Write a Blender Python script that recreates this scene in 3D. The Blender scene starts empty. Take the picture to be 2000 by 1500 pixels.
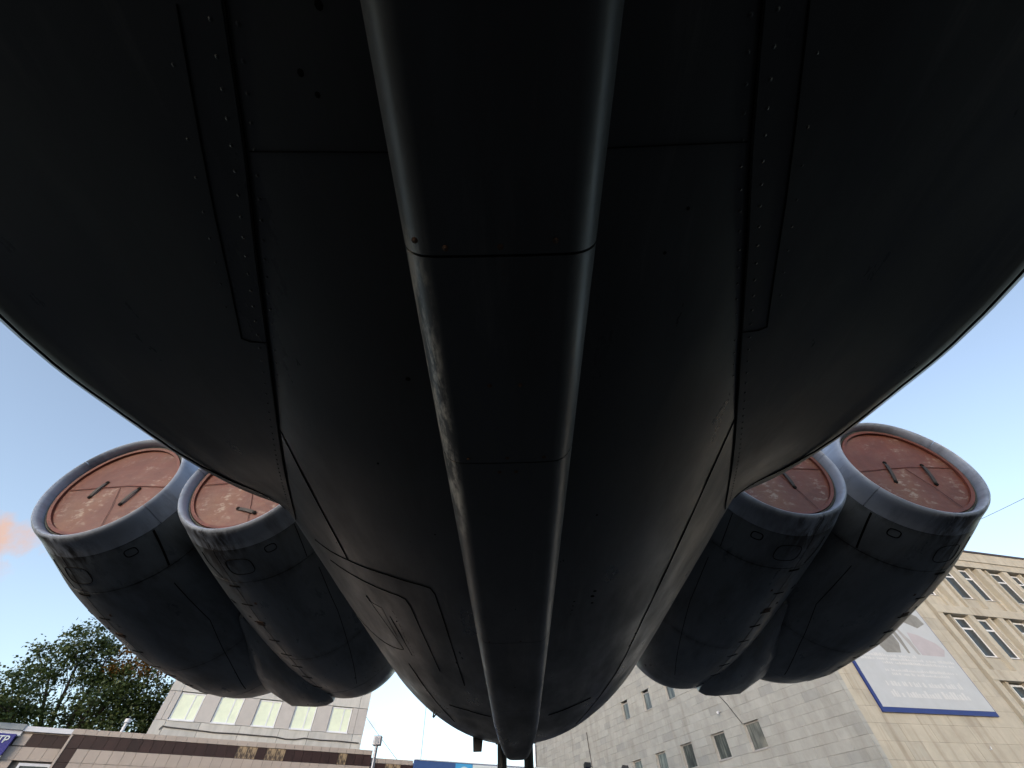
import bpy, math, random
import numpy as np
from mathutils import Matrix, Vector, noise as mnoise
R_ = math.radians
H = 1.6                       # eye height above the ground
random.seed(7); rng = np.random.default_rng(7)
scene = bpy.context.scene
COL = scene.collection

# ------------------------------------------------------------------ camera
cam_d = bpy.data.cameras.new('camera')
cam_d.sensor_fit = 'HORIZONTAL'; cam_d.sensor_width = 36.0; cam_d.lens = 13.5
cam_d.clip_start = 0.02; cam_d.clip_end = 4000
cam = bpy.data.objects.new('camera', cam_d); COL.objects.link(cam)
# yaw a touch clockwise, pitched 52 deg up, rolled 1.7 deg
cam.matrix_world = (Matrix.Translation((0.010, 0, H)) @ Matrix.Rotation(R_(-0.5), 4, 'Z') @
                    Matrix.Rotation(R_(90 + 52), 4, 'X') @ Matrix.Rotation(R_(-1.7), 4, 'Z'))
scene.camera = cam

# ------------------------------------------------------------------ world
SUN_EL, SUN_AZ = 5.0, 203.0          # azimuth measured from +Y towards +X
world = bpy.data.worlds.new('World'); scene.world = world; world.use_nodes = True
nt = world.node_tree; nt.nodes.clear()
def wn(t, **k):
    n = nt.nodes.new(t)
    for a, b in k.items(): setattr(n, a, b)
    return n
sky = wn('ShaderNodeTexSky', sky_type='NISHITA', sun_disc=False)
sky.sun_elevation = R_(SUN_EL); sky.sun_rotation = R_(SUN_AZ)
sky.altitude = 100; sky.air_density = 1.0; sky.dust_density = 1.1; sky.ozone_density = 2.2
bg = wn('ShaderNodeBackground'); bg.inputs['Strength'].default_value = 0.15
out = wn('ShaderNodeOutputWorld')
tc = wn('ShaderNodeTexCoord')
def dirv(az, el):
    a, e = R_(az), R_(el); return (math.sin(a)*math.cos(e), math.cos(a)*math.cos(e), math.sin(e))
nz = wn('ShaderNodeTexNoise'); nz.inputs['Scale'].default_value = 26; nz.inputs['Detail'].default_value = 7; nz.inputs['Roughness'].default_value = .6
nt.links.new(tc.outputs['Generated'], nz.inputs['Vector'])
hs = wn('ShaderNodeHueSaturation'); hs.inputs['Saturation'].default_value = .72
nt.links.new(sky.outputs['Color'], hs.inputs['Color']); 
tn = wn('ShaderNodeVectorMath', operation='MULTIPLY'); tn.inputs[1].default_value = (1.0, .972, 1.0)   # camera white balance of the air light
nt.links.new(hs.outputs['Color'], tn.inputs[0]); prev = tn.outputs[0]
CL = [(-56.2, 19.1, .07, (1.40, .90, .68)), (-55.4, 17.2, .05, (1.15, 1.08, 1.2)), (-17.3, 11.2, .011, (1.5, 1.15, 1.05)), (-16.4, 10.3, .02, (1.3, 1.2, 1.2)),
      (-95, 16, .10, (1.3, .9, .7)), (-130, 22, .14, (1.2, .95, .8)), (120, 18, .13, (1.2, 1.0, .9))]
for az, el, rad, colr in CL:
    sub = wn('ShaderNodeVectorMath', operation='SUBTRACT'); sub.inputs[1].default_value = dirv(az, el)
    nt.links.new(tc.outputs['Generated'], sub.inputs[0])
    mul = wn('ShaderNodeVectorMath', operation='MULTIPLY'); mul.inputs[1].default_value = (1, 1, 1.9)
    nt.links.new(sub.outputs[0], mul.inputs[0])
    ln = wn('ShaderNodeVectorMath', operation='LENGTH'); nt.links.new(mul.outputs[0], ln.inputs[0])
    dv = wn('ShaderNodeMath', operation='DIVIDE'); dv.inputs[1].default_value = rad; nt.links.new(ln.outputs['Value'], dv.inputs[0])
    ad = wn('ShaderNodeMath', operation='MULTIPLY_ADD'); ad.inputs[1].default_value = 1.7; ad.inputs[2].default_value = -.85
    nt.links.new(nz.outputs['Fac'], ad.inputs[0])
    sm = wn('ShaderNodeMath', operation='SUBTRACT'); nt.links.new(ad.outputs[0], sm.inputs[0]); 
    ad2 = wn('ShaderNodeMath', operation='SUBTRACT'); nt.links.new(dv.outputs[0], ad2.inputs[0]); ad2.inputs[1].default_value = .85
    nt.links.new(ad2.outputs[0], sm.inputs[1])
    mr = wn('ShaderNodeMapRange'); mr.inputs['From Min'].default_value = -.05; mr.inputs['From Max'].default_value = .5
    mr.inputs['To Max'].default_value = .85 if rad > .03 else .45
    nt.links.new(sm.outputs[0], mr.inputs['Value'])
    mx = wn('ShaderNodeMix', data_type='RGBA'); nt.links.new(mr.outputs[0], mx.inputs['Factor'])
    nt.links.new(prev, mx.inputs['A']); mx.inputs['B'].default_value = (*colr, 1)
    prev = mx.outputs['Result']
nt.links.new(prev, bg.inputs['Color']); nt.links.new(bg.outputs[0], out.inputs['Surface'])

sun_d = bpy.data.lights.new('sun', 'SUN'); sun_d.energy = 0.58; sun_d.angle = R_(20); sun_d.color = (1, .90, .78)
sun = bpy.data.objects.new('sun', sun_d); COL.objects.link(sun)
sd = Vector(dirv(SUN_AZ, SUN_EL)); sun.rotation_euler = (-sd).to_track_quat('-Z', 'Y').to_euler(); sun.location = (0, 0, 40)

vs = scene.view_settings
vs.view_transform = 'Standard'; vs.look = 'None'; vs.gamma = 1; vs.use_curve_mapping = False; vs.exposure = 2.05
scene.cycles.max_bounces = 8
scene.cycles.use_denoising = True

# ------------------------------------------------------------------ materials
def mat(name, base, rough=.6, metal=0., var=.15, vscale=3., stretch=(1, 1, 1), bump=0., bscale=40., extra=None, spec=.5, tone=False, coat=0):
    m = bpy.data.materials.new(name); m.use_nodes = True
    n = m.node_tree.nodes; l = m.node_tree.links
    b = n['Principled BSDF']
    b.inputs['Roughness'].default_value = rough; b.inputs['Metallic'].default_value = metal
    b.inputs['Specular IOR Level'].default_value = spec
    if coat: b.inputs['Coat Weight'].default_value = coat; b.inputs['Coat Roughness'].default_value = .08
    t = n.new('ShaderNodeTexCoord'); mp = n.new('ShaderNodeMapping'); mp.inputs['Scale'].default_value = stretch
    if tone:                       # pieces share one mesh: let the pattern run over the whole wall
        class _T: pass
        gp = n.new('ShaderNodeNewGeometry'); t = _T(); t.outputs = {'Object': gp.outputs['Position']}
    l.new(t.outputs['Object'], mp.inputs['Vector'])
    z = n.new('ShaderNodeTexNoise'); z.inputs['Scale'].default_value = vscale; z.inputs['Detail'].default_value = 6; z.inputs['Roughness'].default_value = .62
    l.new(mp.outputs[0], z.inputs['Vector'])
    r = n.new('ShaderNodeMapRange'); r.inputs['From Min'].default_value = .3; r.inputs['From Max'].default_value = .7
    r.inputs['To Min'].default_value = 1 - var; r.inputs['To Max'].default_value = 1 + var
    l.new(z.outputs['Fac'], r.inputs['Value'])
    c = n.new('ShaderNodeVectorMath'); c.operation = 'SCALE'; c.inputs[0].default_value = base[:3]
    l.new(r.outputs[0], c.inputs['Scale'])
    o = c.outputs[0]
    if tone:   # piece-to-piece variation: object random, or the 'tone' attribute of joined pieces
        oi = n.new('ShaderNodeObjectInfo'); at = n.new('ShaderNodeAttribute'); at.attribute_name = 'tone'
        a = n.new('ShaderNodeMath'); a.operation = 'ADD'; l.new(oi.outputs['Random'], a.inputs[0]); l.new(at.outputs['Fac'], a.inputs[1])
        fr = n.new('ShaderNodeMath'); fr.operation = 'FRACT'; l.new(a.outputs[0], fr.inputs[0])
        rr = n.new('ShaderNodeValToRGB'); rr.color_ramp.elements[0].position = 0; rr.color_ramp.elements[1].position = 1
        w = tone if isinstance(tone, float) else .12
        rr.color_ramp.elements[0].color = (1 - w, 1 - w*.95, 1 - w*.9, 1)
        rr.color_ramp.elements[1].color = (1 + w*.55, 1 + w*.5, 1 + w*.4, 1)
        e = rr.color_ramp.elements.new(.12); e.color = (1 - w*.25, 1 - w*.35, 1 - w*.5, 1)
        l.new(fr.outputs[0], rr.inputs['Fac'])
        v = n.new('ShaderNodeVectorMath'); v.operation = 'MULTIPLY'; l.new(o, v.inputs[0]); l.new(rr.outputs[0], v.inputs[1]); o = v.outputs[0]
    if extra: o = extra(n, l, t, o, b)
    l.new(o, b.inputs['Base Color'])
    if bump:
        z2 = n.new('ShaderNodeTexNoise'); z2.inputs['Scale'].default_value = bscale; z2.inputs['Detail'].default_value = 4
        l.new(mp.outputs[0], z2.inputs['Vector'])
        bp = n.new('ShaderNodeBump'); bp.inputs['Strength'].default_value = bump; bp.inputs['Distance'].default_value = .02
        l.new(z2.outputs['Fac'], bp.inputs['Height']); l.new(bp.outputs[0], b.inputs['Normal'])
    return m

def mixc(n, l, fac, a, col):
    m = n.new('ShaderNodeMix'); m.data_type = 'RGBA'; l.new(fac, m.inputs['Factor']); l.new(a, m.inputs['A']); m.inputs['B'].default_value = (*col, 1)
    return m.outputs['Result']
def noise_mask(n, l, vec, scale, lo, hi, detail=6, rough=.65, stretch=None):
    if stretch:
        mp = n.new('ShaderNodeMapping'); mp.inputs['Scale'].default_value = stretch; l.new(vec, mp.inputs['Vector']); vec = mp.outputs[0]
    z = n.new('ShaderNodeTexNoise'); z.inputs['Scale'].default_value = scale; z.inputs['Detail'].default_value = detail; z.inputs['Roughness'].default_value = rough
    l.new(vec, z.inputs['Vector'])
    r = n.new('ShaderNodeMapRange'); r.inputs['From Min'].default_value = lo; r.inputs['From Max'].default_value = hi
    l.new(z.outputs['Fac'], r.inputs['Value']); return r.outputs[0]
def mul(n, l, a, b):
    m = n.new('ShaderNodeMath'); m.operation = 'MULTIPLY'; l.new(a, m.inputs[0])
    if isinstance(b, (int, float)): m.inputs[1].default_value = b
    else: l.new(b, m.inputs[1])
    return m.outputs[0]

def ex_paint(n, l, t, o, b):
    # grime drawn out along the airflow, scuffs that change the gloss
    f = noise_mask(n, l, t.outputs['Object'], 2.2, .48, .75, stretch=(1, .22, 1))
    o = mixc(n, l, mul(n, l, f, .75), o, (.016, .015, .013))
    f3 = noise_mask(n, l, t.outputs['Object'], 3.6, .56, .72, detail=9, rough=.7, stretch=(1.6, .18, 1.6))
    o = mixc(n, l, mul(n, l, f3, .55), o, (.14, .14, .13))
    f2 = noise_mask(n, l, t.outputs['Object'], 38, .66, .74, stretch=(1, .5, 1))
    o = mixc(n, l, mul(n, l, f2, .5), o, (.03, .028, .025))
    g = noise_mask(n, l, t.outputs['Object'], 5, .35, .7, stretch=(1, .3, 1))
    r = n.new('ShaderNodeMapRange'); r.inputs['To Min'].default_value = .27; r.inputs['To Max'].default_value = .5
    l.new(g, r.inputs['Value']); l.new(r.outputs[0], b.inputs['Roughness'])
    return o
M = {}
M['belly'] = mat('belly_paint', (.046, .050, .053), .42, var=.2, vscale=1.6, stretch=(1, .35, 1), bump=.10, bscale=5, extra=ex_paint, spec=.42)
def ex_keel(n, l, t, o, b):
    o = ex_paint(n, l, t, o, b)
    # a long graze on the left lower corner where the paint has flaked to the primer
    sx = n.new('ShaderNodeSeparateXYZ'); l.new(t.outputs['Object'], sx.inputs[0])
    def band(sock, c, w):
        a = n.new('ShaderNodeMath'); a.operation = 'SUBTRACT'; l.new(sock, a.inputs[0]); a.inputs[1].default_value = c
        q = n.new('ShaderNodeMath'); q.operation = 'ABSOLUTE'; l.new(a.outputs[0], q.inputs[0])
        r = n.new('ShaderNodeMapRange'); r.inputs['From Min'].default_value = w; r.inputs['From Max'].default_value = w*.35; l.new(q.outputs[0], r.inputs['Value']); return r.outputs[0]
    f = noise_mask(n, l, t.outputs['Object'], 22, .46, .60, detail=8, rough=.7, stretch=(1, .35, 1))
    m = mul(n, l, mul(n, l, band(sx.outputs['X'], -.143, .032), band(sx.outputs['Y'], .62, .5)), f)
    return mixc(n, l, mul(n, l, m, .9), o, (.74, .71, .64))
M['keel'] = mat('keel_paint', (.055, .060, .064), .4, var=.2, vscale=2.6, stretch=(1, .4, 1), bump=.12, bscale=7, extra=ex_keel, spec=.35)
def ex_nac(n, l, t, o, b):
    o = ex_paint(n, l, t, o, b)
    g = n.new('ShaderNodeAttribute'); g.attribute_name = 'dirt'
    f = noise_mask(n, l, t.outputs['Object'], 9, .38, .62, stretch=(1.6, .35, 1))
    a = mul(n, l, g.outputs['Fac'], f)
    return mixc(n, l, a, o, (.022, .018, .015))
M['nacelle'] = mat('nacelle_paint', (.17, .198, .225), .42, var=.18, vscale=2.5, stretch=(1, .4, 1), bump=.06, bscale=6, extra=ex_nac)
M['lip'] = mat('lip_paint', (.36, .41, .50), .42, var=.08, vscale=4, bump=.04, bscale=9, extra=ex_nac)
def ex_cover(n, l, t, o, b):
    f = noise_mask(n, l, t.outputs['Object'], 2.6, .48, .66, detail=10, rough=.74, stretch=(1.0, 1, 1.8))
    o = mixc(n, l, mul(n, l, f, .38), o, (.20, .11, .075))
    s = noise_mask(n, l, t.outputs['Object'], 9, .52, .62, detail=10, rough=.72, stretch=(1, 1, 2.2))
    s2 = noise_mask(n, l, t.outputs['Object'], 2.4, .50, .62)
    o = mixc(n, l, mul(n, l, mul(n, l, s, s2), .6), o, (.44, .38, .31))
    d = noise_mask(n, l, t.outputs['Object'], 1.7, .52, .72)
    return mixc(n, l, mul(n, l, d, .35), o, (.20, .10, .035))
M['cover'] = mat('cover_red', (.125, .033, .017), .5, var=.22, vscale=4, bump=.25, bscale=14, extra=ex_cover)
M['cover_rim'] = mat('cover_rim', (.13, .035, .022), .55, var=.3, vscale=8, bump=.2)
M['strap'] = mat('strap_dark', (.035, .028, .024), .6, var=.3, vscale=20)
M['seal'] = mat('rubber_seal', (.05, .055, .045), .7, var=.4, vscale=18, bump=.3)
M['seam'] = mat('seam_grime', (.010, .009, .008), .9, var=.3, vscale=20, spec=.1)
M['brown_spot'] = mat('rust_spot', (.07, .035, .02), .8, var=.4, vscale=30)
M['black'] = mat('black_paint', (.012, .012, .012), .6, var=.3)
M['asphalt'] = mat('asphalt', (.030, .030, .031), .9, var=.22, vscale=.7, bump=.3, bscale=60)
M['sun_screen_rim'] = mat('sun_screen_ground', (.035, .05, .022), .95, var=.4, vscale=.08)  # dark green for the unseen rim added to screen the low sun
def ex_stone(n, l, t, o, b):
    f = noise_mask(n, l, t.outputs['Object'], 1.0, .5, .75, stretch=(1.3, 1.3, .28))
    return mixc(n, l, mul(n, l, f, .40), o, (.17, .155, .12))
M['stone'] = mat('grey_stone', (.365, .37, .36), .85, var=.10, vscale=1.4, bump=.25, bscale=9, tone=.14, extra=ex_stone)
M['stone_core'] = mat('stone_joint', (.19, .185, .17), .95, var=.2, bump=.2)
def ex_beige(n, l, t, o, b):
    f = noise_mask(n, l, t.outputs['Object'], 1.0, .52, .70, detail=4, stretch=(2.2, 2.2, .13))
    o = mixc(n, l, mul(n, l, f, .42), o, (.15, .105, .06))
    f = noise_mask(n, l, t.outputs['Object'], 5, .55, .75)
    return mixc(n, l, mul(n, l, f, .25), o, (.58, .50, .40))
M['beige'] = mat('beige_stone', (.42, .395, .34), .85, var=.10, vscale=1.6, bump=.2, bscale=8, tone=.12, extra=ex_beige)
M['beige_dark'] = mat('groove_stone', (.15, .14, .125), .9, var=.25, vscale=2)
M['beige_stain'] = mat('stained_cornice', (.42, .29, .14), .9, var=.25, vscale=3)
M['coping'] = mat('roof_coping', (.035, .025, .03), .6, var=.2)
M['white_frame'] = mat('white_window_frame', (.70, .72, .76), .4, var=.05)
M['grey_frame'] = mat('grey_window_frame', (.34, .33, .33), .5, var=.12)
def ex_curt(n, l, t, o, b):
    f = noise_mask(n, l, t.outputs['Object'], 1.8, .45, .65, stretch=(3, 1, .5))
    return mixc(n, l, mul(n, l, f, .8), o, (.20, .22, .20))
M['glass'] = mat('window_glass', (.055, .065, .065), .06, var=.35, vscale=1.5, stretch=(2.5, 1, .6), spec=.8, extra=ex_curt)
M['glass_dark'] = mat('dark_window_glass', (.035, .045, .055), .12, var=.3, spec=.35)
M['glass_pale'] = mat('curtained_glass', (.72, .78, .60), .25, var=.08, vscale=2.5, spec=.9, coat=.6)
M['panel'] = mat('concrete_panel', (.50, .50, .49), .9, var=.12, vscale=1.2, stretch=(1.6, 1, .5), bump=.15, bscale=14, tone=.08, extra=lambda n, l, t, o, b: mixc(n, l, mul(n, l, noise_mask(n, l, t.outputs['Object'], 1.6, .5, .75, stretch=(1.6, 1.6, .25)), .35), o, (.24, .26, .24)))
M['panel_pink'] = mat('rendered_pier', (.47, .455, .45), .9, var=.07, vscale=2, bump=.1, tone=.06)
M['joint'] = mat('dark_joint', (.11, .105, .10), .9, var=.3)
M['cable'] = mat('cable', (.05, .045, .045), .7, var=.2)
M['tile'] = mat('beige_tile', (.40, .345, .31), .55, var=.06, vscale=3, tone=.06, bump=.05)
M['tile_brown'] = mat('brown_tile', (.035, .018, .017), .5, var=.25, vscale=3, tone=.2, spec=.3)
def ex_marb(n, l, t, o, b):
    f = noise_mask(n, l, t.outputs['Object'], 2.2, .44, .56, detail=8, stretch=(2.6, 1, .7))
    return mixc(n, l, f, o, (.34, .25, .15))
M['tile_marble'] = mat('veined_tile', (.06, .04, .03), .5, var=.3, vscale=3, extra=ex_marb)
M['sheet'] = mat('white_sheet_metal', (.62, .64, .70), .45, var=.06)
M['grey_sheet'] = mat('grey_sheet_metal', (.25, .28, .30), .5, var=.15)
M['blue'] = mat('sign_blue', (.014, .032, .17), .4, var=.06)
M['deepblue'] = mat('sign_deep_blue', (.012, .010, .20), .4, var=.05)
M['steelblue'] = mat('sign_steel_blue', (.035, .085, .25), .4, var=.06)
M['cyan'] = mat('sign_light_blue', (.06, .36, .70), .4, var=.05)
M['signwhite'] = mat('sign_white', (.66, .72, .74), .4, var=.04)
M['print_white'] = mat('printed_white', (.44, .465, .50), .5, var=.05, vscale=1.5)
M['print_light'] = mat('printed_light', (.54, .55, .57), .5, var=.03)
M['print_grey'] = mat('printed_grey', (.20, .195, .185), .5, var=.25, vscale=2)
M['print_soft'] = mat('printed_soft_grey', (.33, .325, .33), .5, var=.12, vscale=2)
M['print_pink'] = mat('printed_pale_pink', (.40, .37, .40), .5, var=.08, vscale=2)
M['galv'] = mat('galvanised_steel', (.45, .46, .50), .4, metal=.6, var=.15)
M['bark'] = mat('bark', (.045, .035, .028), .9, var=.3, vscale=6, bump=.4)
def leafmat(name, c1, c2):
    m = bpy.data.materials.new(name); m.use_nodes = True; n = m.node_tree.nodes; l = m.node_tree.links
    b = n['Principled BSDF']; b.inputs['Roughness'].default_value = .55
    a = n.new('ShaderNodeAttribute'); a.attribute_name = 'tone'
    mx = n.new('ShaderNodeMix'); mx.data_type = 'RGBA'; l.new(a.outputs['Fac'], mx.inputs['Factor'])
    mx.inputs['A'].default_value = (*c1, 1); mx.inputs['B'].default_value = (*c2, 1)
    l.new(mx.outputs['Result'], b.inputs['Base Color'])
    tr = n.new('ShaderNodeBsdfTranslucent'); l.new(mx.outputs['Result'], tr.inputs['Color'])
    ms = n.new('ShaderNodeMixShader'); ms.inputs['Fac'].default_value = .35
    l.new(b.outputs[0], ms.inputs[1]); l.new(tr.outputs[0], ms.inputs[2])
    l.new(ms.outputs[0], n['Material Output'].inputs['Surface'])
    return m
M['leaf'] = leafmat('leaf_green', (.030, .058, .012), (.080, .108, .028))
M['leaf_autumn'] = leafmat('leaf_autumn', (.14, .075, .010), (.26, .12, .02))

# ------------------------------------------------------------------ helpers
def link(name, me, m=None, parent=None, label=None, cat=None, group=None, kind=None, mtx=None, smooth=False):
    o = bpy.data.objects.new(name, me); COL.objects.link(o)
    if m is not None and me is not None and len(me.materials) == 0: me.materials.append(m)
    if smooth:
        me.shade_smooth(); me.set_sharp_from_angle(angle=R_(32))
    if parent is not None: o.parent = parent
    if mtx is not None: o.matrix_local = mtx
    for k, v in (('label', label), ('category', cat), ('group', group), ('kind', kind)):
        if v: o[k] = v
    return o
def thing(name, label, cat, mtx=None, group=None):
    o = bpy.data.objects.new(name, None); COL.objects.link(o); o.empty_display_size = .3
    if mtx is not None: o.matrix_world = mtx
    o['label'] = label; o['category'] = cat
    if group: o['group'] = group
    return o
def mesh(name, V, F, tone=None, attr=None):
    me = bpy.data.meshes.new(name); me.from_pydata([tuple(v) for v in V], [], F); me.update()
    if tone is not None:
        a = me.attributes.new('tone', 'FLOAT', 'FACE'); a.data.foreach_set('value', list(map(float, tone)))
    if attr is not None:
        a = me.attributes.new(attr[0], 'FLOAT', 'POINT'); a.data.foreach_set('value', list(map(float, attr[1])))
    return me
def grid(V, nu, nv, closed_v=False):
    F = []
    for i in range(nu - 1):
        for j in range(nv if closed_v else nv - 1):
            F.append((i*nv + j, i*nv + (j+1) % nv, (i+1)*nv + (j+1) % nv, (i+1)*nv + j))
    return F
BOXF = [(0, 3, 2, 1), (4, 5, 6, 7), (0, 1, 5, 4), (1, 2, 6, 5), (2, 3, 7, 6), (3, 0, 4, 7)]
def boxv(x0, x1, y0, y1, z0, z1):
    return [(x0, y0, z0), (x1, y0, z0), (x1, y1, z0), (x0, y1, z0), (x0, y0, z1), (x1, y0, z1), (x1, y1, z1), (x0, y1, z1)]
class MB:
    def __init__(s): s.V = []; s.F = []; s.T = []
    def add(s, V, F, tone=0.):
        k = len(s.V); s.V += list(V); s.F += [tuple(i + k for i in f) for f in F]; s.T += [tone]*len(F); return s
    def box(s, *a, tone=0.): return s.add(boxv(*a), BOXF, tone)
    def tube(s, pts, r, n=8, tone=0.):
        pts = [Vector(p) for p in pts]; V = []; rs = r if isinstance(r, (list, tuple)) else [r]*len(pts)
        for i, p in enumerate(pts):
            d = (pts[min(i+1, len(pts)-1)] - pts[max(i-1, 0)]).normalized()
            a = d.orthogonal().normalized(); b = d.cross(a)
            if i and a.dot(pa) < 0: a = -a; b = -b
            # keep frame close to previous
            if i:
                a = (pa - d*pa.dot(d)).normalized(); b = d.cross(a)
            pa = a
            for k in range(n):
                t = 2*math.pi*k/n; V.append(tuple(p + (a*math.cos(t) + b*math.sin(t))*rs[i]))
        F = grid(V, len(pts), n, True)
        F.append(tuple(range(n))[::-1]); F.append(tuple(range((len(pts)-1)*n, len(pts)*n)))
        return s.add(V, F, tone)
    def me(s, name='mesh'): return mesh(name, s.V, s.F, s.T)
def bevel(o, w=.01, seg=2):
    b = o.modifiers.new('bevel', 'BEVEL'); b.width = w; b.segments = seg; b.limit_method = 'ANGLE'; return o
def smoothstep(a, b, x):
    t = min(1, max(0, (x-a)/(b-a))); return t*t*(3-2*t)
def spl(xs, ys):      # monotone-ish cubic through points (Catmull-Rom on non uniform knots)
    xs = np.array(xs, float); ys = np.array(ys, float)
    d = np.diff(ys)/np.diff(xs); m = np.zeros_like(ys); m[0] = d[0]; m[-1] = d[-1]
    for i in range(1, len(xs)-1):
        m[i] = 0 if d[i-1]*d[i] <= 0 else 2*d[i-1]*d[i]/(d[i-1]+d[i])
    def f(x):
        x = min(max(x, xs[0]), xs[-1]); i = min(int(np.searchsorted(xs, x, side='right'))-1, len(xs)-2)
        h = xs[i+1]-xs[i]; t = (x-xs[i])/h
        return float((2*t**3-3*t**2+1)*ys[i] + (t**3-2*t**2+t)*h*m[i] + (-2*t**3+3*t**2)*ys[i+1] + (t**3-t**2)*h*m[i+1])
    return f

# ------------------------------------------------------------------ ground
g = MB(); n = 24
V = [(0, 0, 0)]; radii = [40, 110, 130, 170, 230, 320, 460, 900, 1800]; na = 72
for rad in radii:
    for k in range(na):
        a = 2*math.pi*k/na
        h = 0 if rad <= 110 else (6 + 3*mnoise.noise(Vector((3*math.cos(a), 3*math.sin(a), rad*.01))))*smoothstep(110, 170, rad) + 16*smoothstep(170, 460, rad)*(1 + .4*mnoise.noise(Vector((2*math.cos(a), 2*math.sin(a), 5))))  # unseen hill rim, added to block the low sun and horizon glow
        V.append((rad*math.sin(a), rad*math.cos(a), h))
F = [(0, 1+(k+1) % na, 1+k) for k in range(na)]
for i in range(len(radii)-1):
    for k in range(na): F.append((1+i*na+k, 1+i*na+(k+1) % na, 1+(i+1)*na+(k+1) % na, 1+(i+1)*na+k))
me = mesh('ground', V, F); me.materials.append(M['asphalt']); me.materials.append(M['sun_screen_rim'])
for p in me.polygons:
    if Vector(p.center[:2]).length > 111: p.material_index = 1
link('ground', me, None, kind='structure')

# ================================================================== AIRCRAFT
plane = thing('airliner', 'grey four engined airliner seen from below its belly, filling the upper frame', 'aircraft')

fR = spl([-24, -21, -16, 0, 3.5, 5, 6, 7, 8.5, 11, 14, 17], [.25, 1.3, 1.89, 1.89, 1.875, 1.86, 1.79, 1.57, 1.18, .80, .45, .12])
fC = spl([-24, -21, -16, 0, 3.5, 5, 6, 7, 8.5, 11, 14, 17], [2.3, 2.5, 2.7, 2.70, 2.70, 2.71, 2.72, 2.725, 2.74, 2.80, 2.95, 3.1])
def zf(x, y):        # underside height of the fuselage above the eye
    r = fR(y); return fC(y) - math.sqrt(max(1e-6, r*r - min(x*x, r*r*.999)))
nv = 128
st = list(np.concatenate([np.linspace(-24, -16, 12), np.linspace(-15, -1, 15), np.linspace(-.8, 17, 120)]))
V = []
for y in st:
    r, c = fR(y), fC(y)
    for k in range(nv):
        a = 2*math.pi*k/nv
        # faint dents and oil-canning of the skin between frames
        w = .0022*mnoise.noise(Vector((3*math.cos(a), y*1.3, 3*math.sin(a)))) + .0009*math.cos(2*math.pi*y/.5)
        V.append(((r+w)*math.sin(a), y, c - (r+w)*math.cos(a) + H))
F = grid(V, len(st), nv, True); F.append(tuple(range(nv))); F.append(tuple(reversed(range((len(st)-1)*nv, len(st)*nv))))
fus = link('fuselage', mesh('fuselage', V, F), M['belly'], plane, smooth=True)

# tail fin and stabiliser above the rear fuselage
def loft_sections(secs):
    V = []; n = len(secs[0])
    for s in secs: V += s
    F = grid(V, len(secs), n, True); F.append(tuple(reversed(range(n)))); F.append(tuple(range((len(secs)-1)*n, len(secs)*n)))
    return V, F
def airfoil(le, te, th, fixed, axis):
    P = []
    ts = [0, .02, .08, .2, .4, .7, 1]
    prof = [0, .35, .65, .95, 1, .6, .04]
    for t, h in list(zip(ts, prof)) + list(zip(ts[::-1], [-q for q in prof[::-1]]))[1:-1]:
        y = le + (te-le)*t; a = h*th/2
        P.append((a, y, fixed) if axis == 'x' else (fixed, y, a))
    return P
V, F = loft_sections([airfoil(9.0, 15.5, .55, 3.9+H, 'x'), airfoil(13.5, 17.5, .3, 8.6+H, 'x')])
link('tail_fin', mesh('tail_fin', V, F), M['nacelle'], plane)
S = []
for x in (-5, -2.5, 0, 2.5, 5):
    P = airfoil(14 + abs(x)*.55, 17.6 + abs(x)*.2, .34 - abs(x)*.04, x, 'z'); S.append([(p[0], p[1], p[2] + 8.6 + H) for p in P])
V, F = loft_sections(S); link('tailplane', mesh('tailplane', V, F), M['nacelle'], plane)

# ---- keel fairing: a row of shell panels with rounded lower corners
KZ, KHW = .60, .167
def kw(y):  # half width
    if y < 3.3: return KHW - .004*smoothstep(1.5, 3.3, y)
    return .163*(1 - .22*smoothstep(3.4, 4.62, y)**1.3)
def kz(y):
    return KZ + .0 + .03*smoothstep(4.25, 4.66, y)**2
def ksec(y, inset=0., n=7):
    w = kw(y)-inset; z0 = kz(y)+inset; r = .062; top = max(zf(0, y) + .08, z0 + .1)
    P = [(-w, y, top), (-w, y, z0 + r*1.6)]
    for k in range(n+1):
        a = math.pi/2*k/n; P.append((-w + r - r*math.cos(a), y, z0 + 1.6*r*(1-math.sin(a))))
    P.append((-w*.35, y, z0-.0015)); P.append((0, y, z0-.002)); P.append((w*.35, y, z0-.0015))
    P += [(-p[0], p[1], p[2]) for p in reversed(P[:-3])]
    return [(a, b, c+H) for a, b, c in P]
joints = [-14, -10.6, -7.2, -3.6, -1.62, .212, .703, 1.84, 2.917, 3.742, 4.67]
def keel_mesh(y0, y1, inset=0., cap=False):
    ns = max(3, int((y1-y0)/.06)); V = []
    L = [ksec(y0 + (y1-y0)*i/ns, inset) for i in range(ns+1)]
    if cap:   # rounded bulb end
        s = L[-1]; w = kw(y1)
        for k in range(1, 7):
            a = math.pi/2*k/6; f = math.cos(a)
            L.append([(p[0]*max(f, .02)**.72, y1 + .17*math.sin(a), p[2] + (1-f)*.035) for p in s])
    n = len(L[0])
    for s in L: V += s
    F = grid(V, len(L), n); 
    F = [f[::-1] for f in F]
    F.append(tuple(range(n))); F.append(tuple(reversed(range((len(L)-1)*n, len(L)*n))))
    return mesh('keel_panel', V, F)
link('keel_core', keel_mesh(-14, 4.6, .006), M['seam'], plane)
for i in range(len(joints)-1):
    link('keel_panel', keel_mesh(joints[i] + .0022, joints[i+1] - (.0022 if i < len(joints)-2 else 0), 0, i == len(joints)-2), M['keel'], plane, smooth=True)
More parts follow.
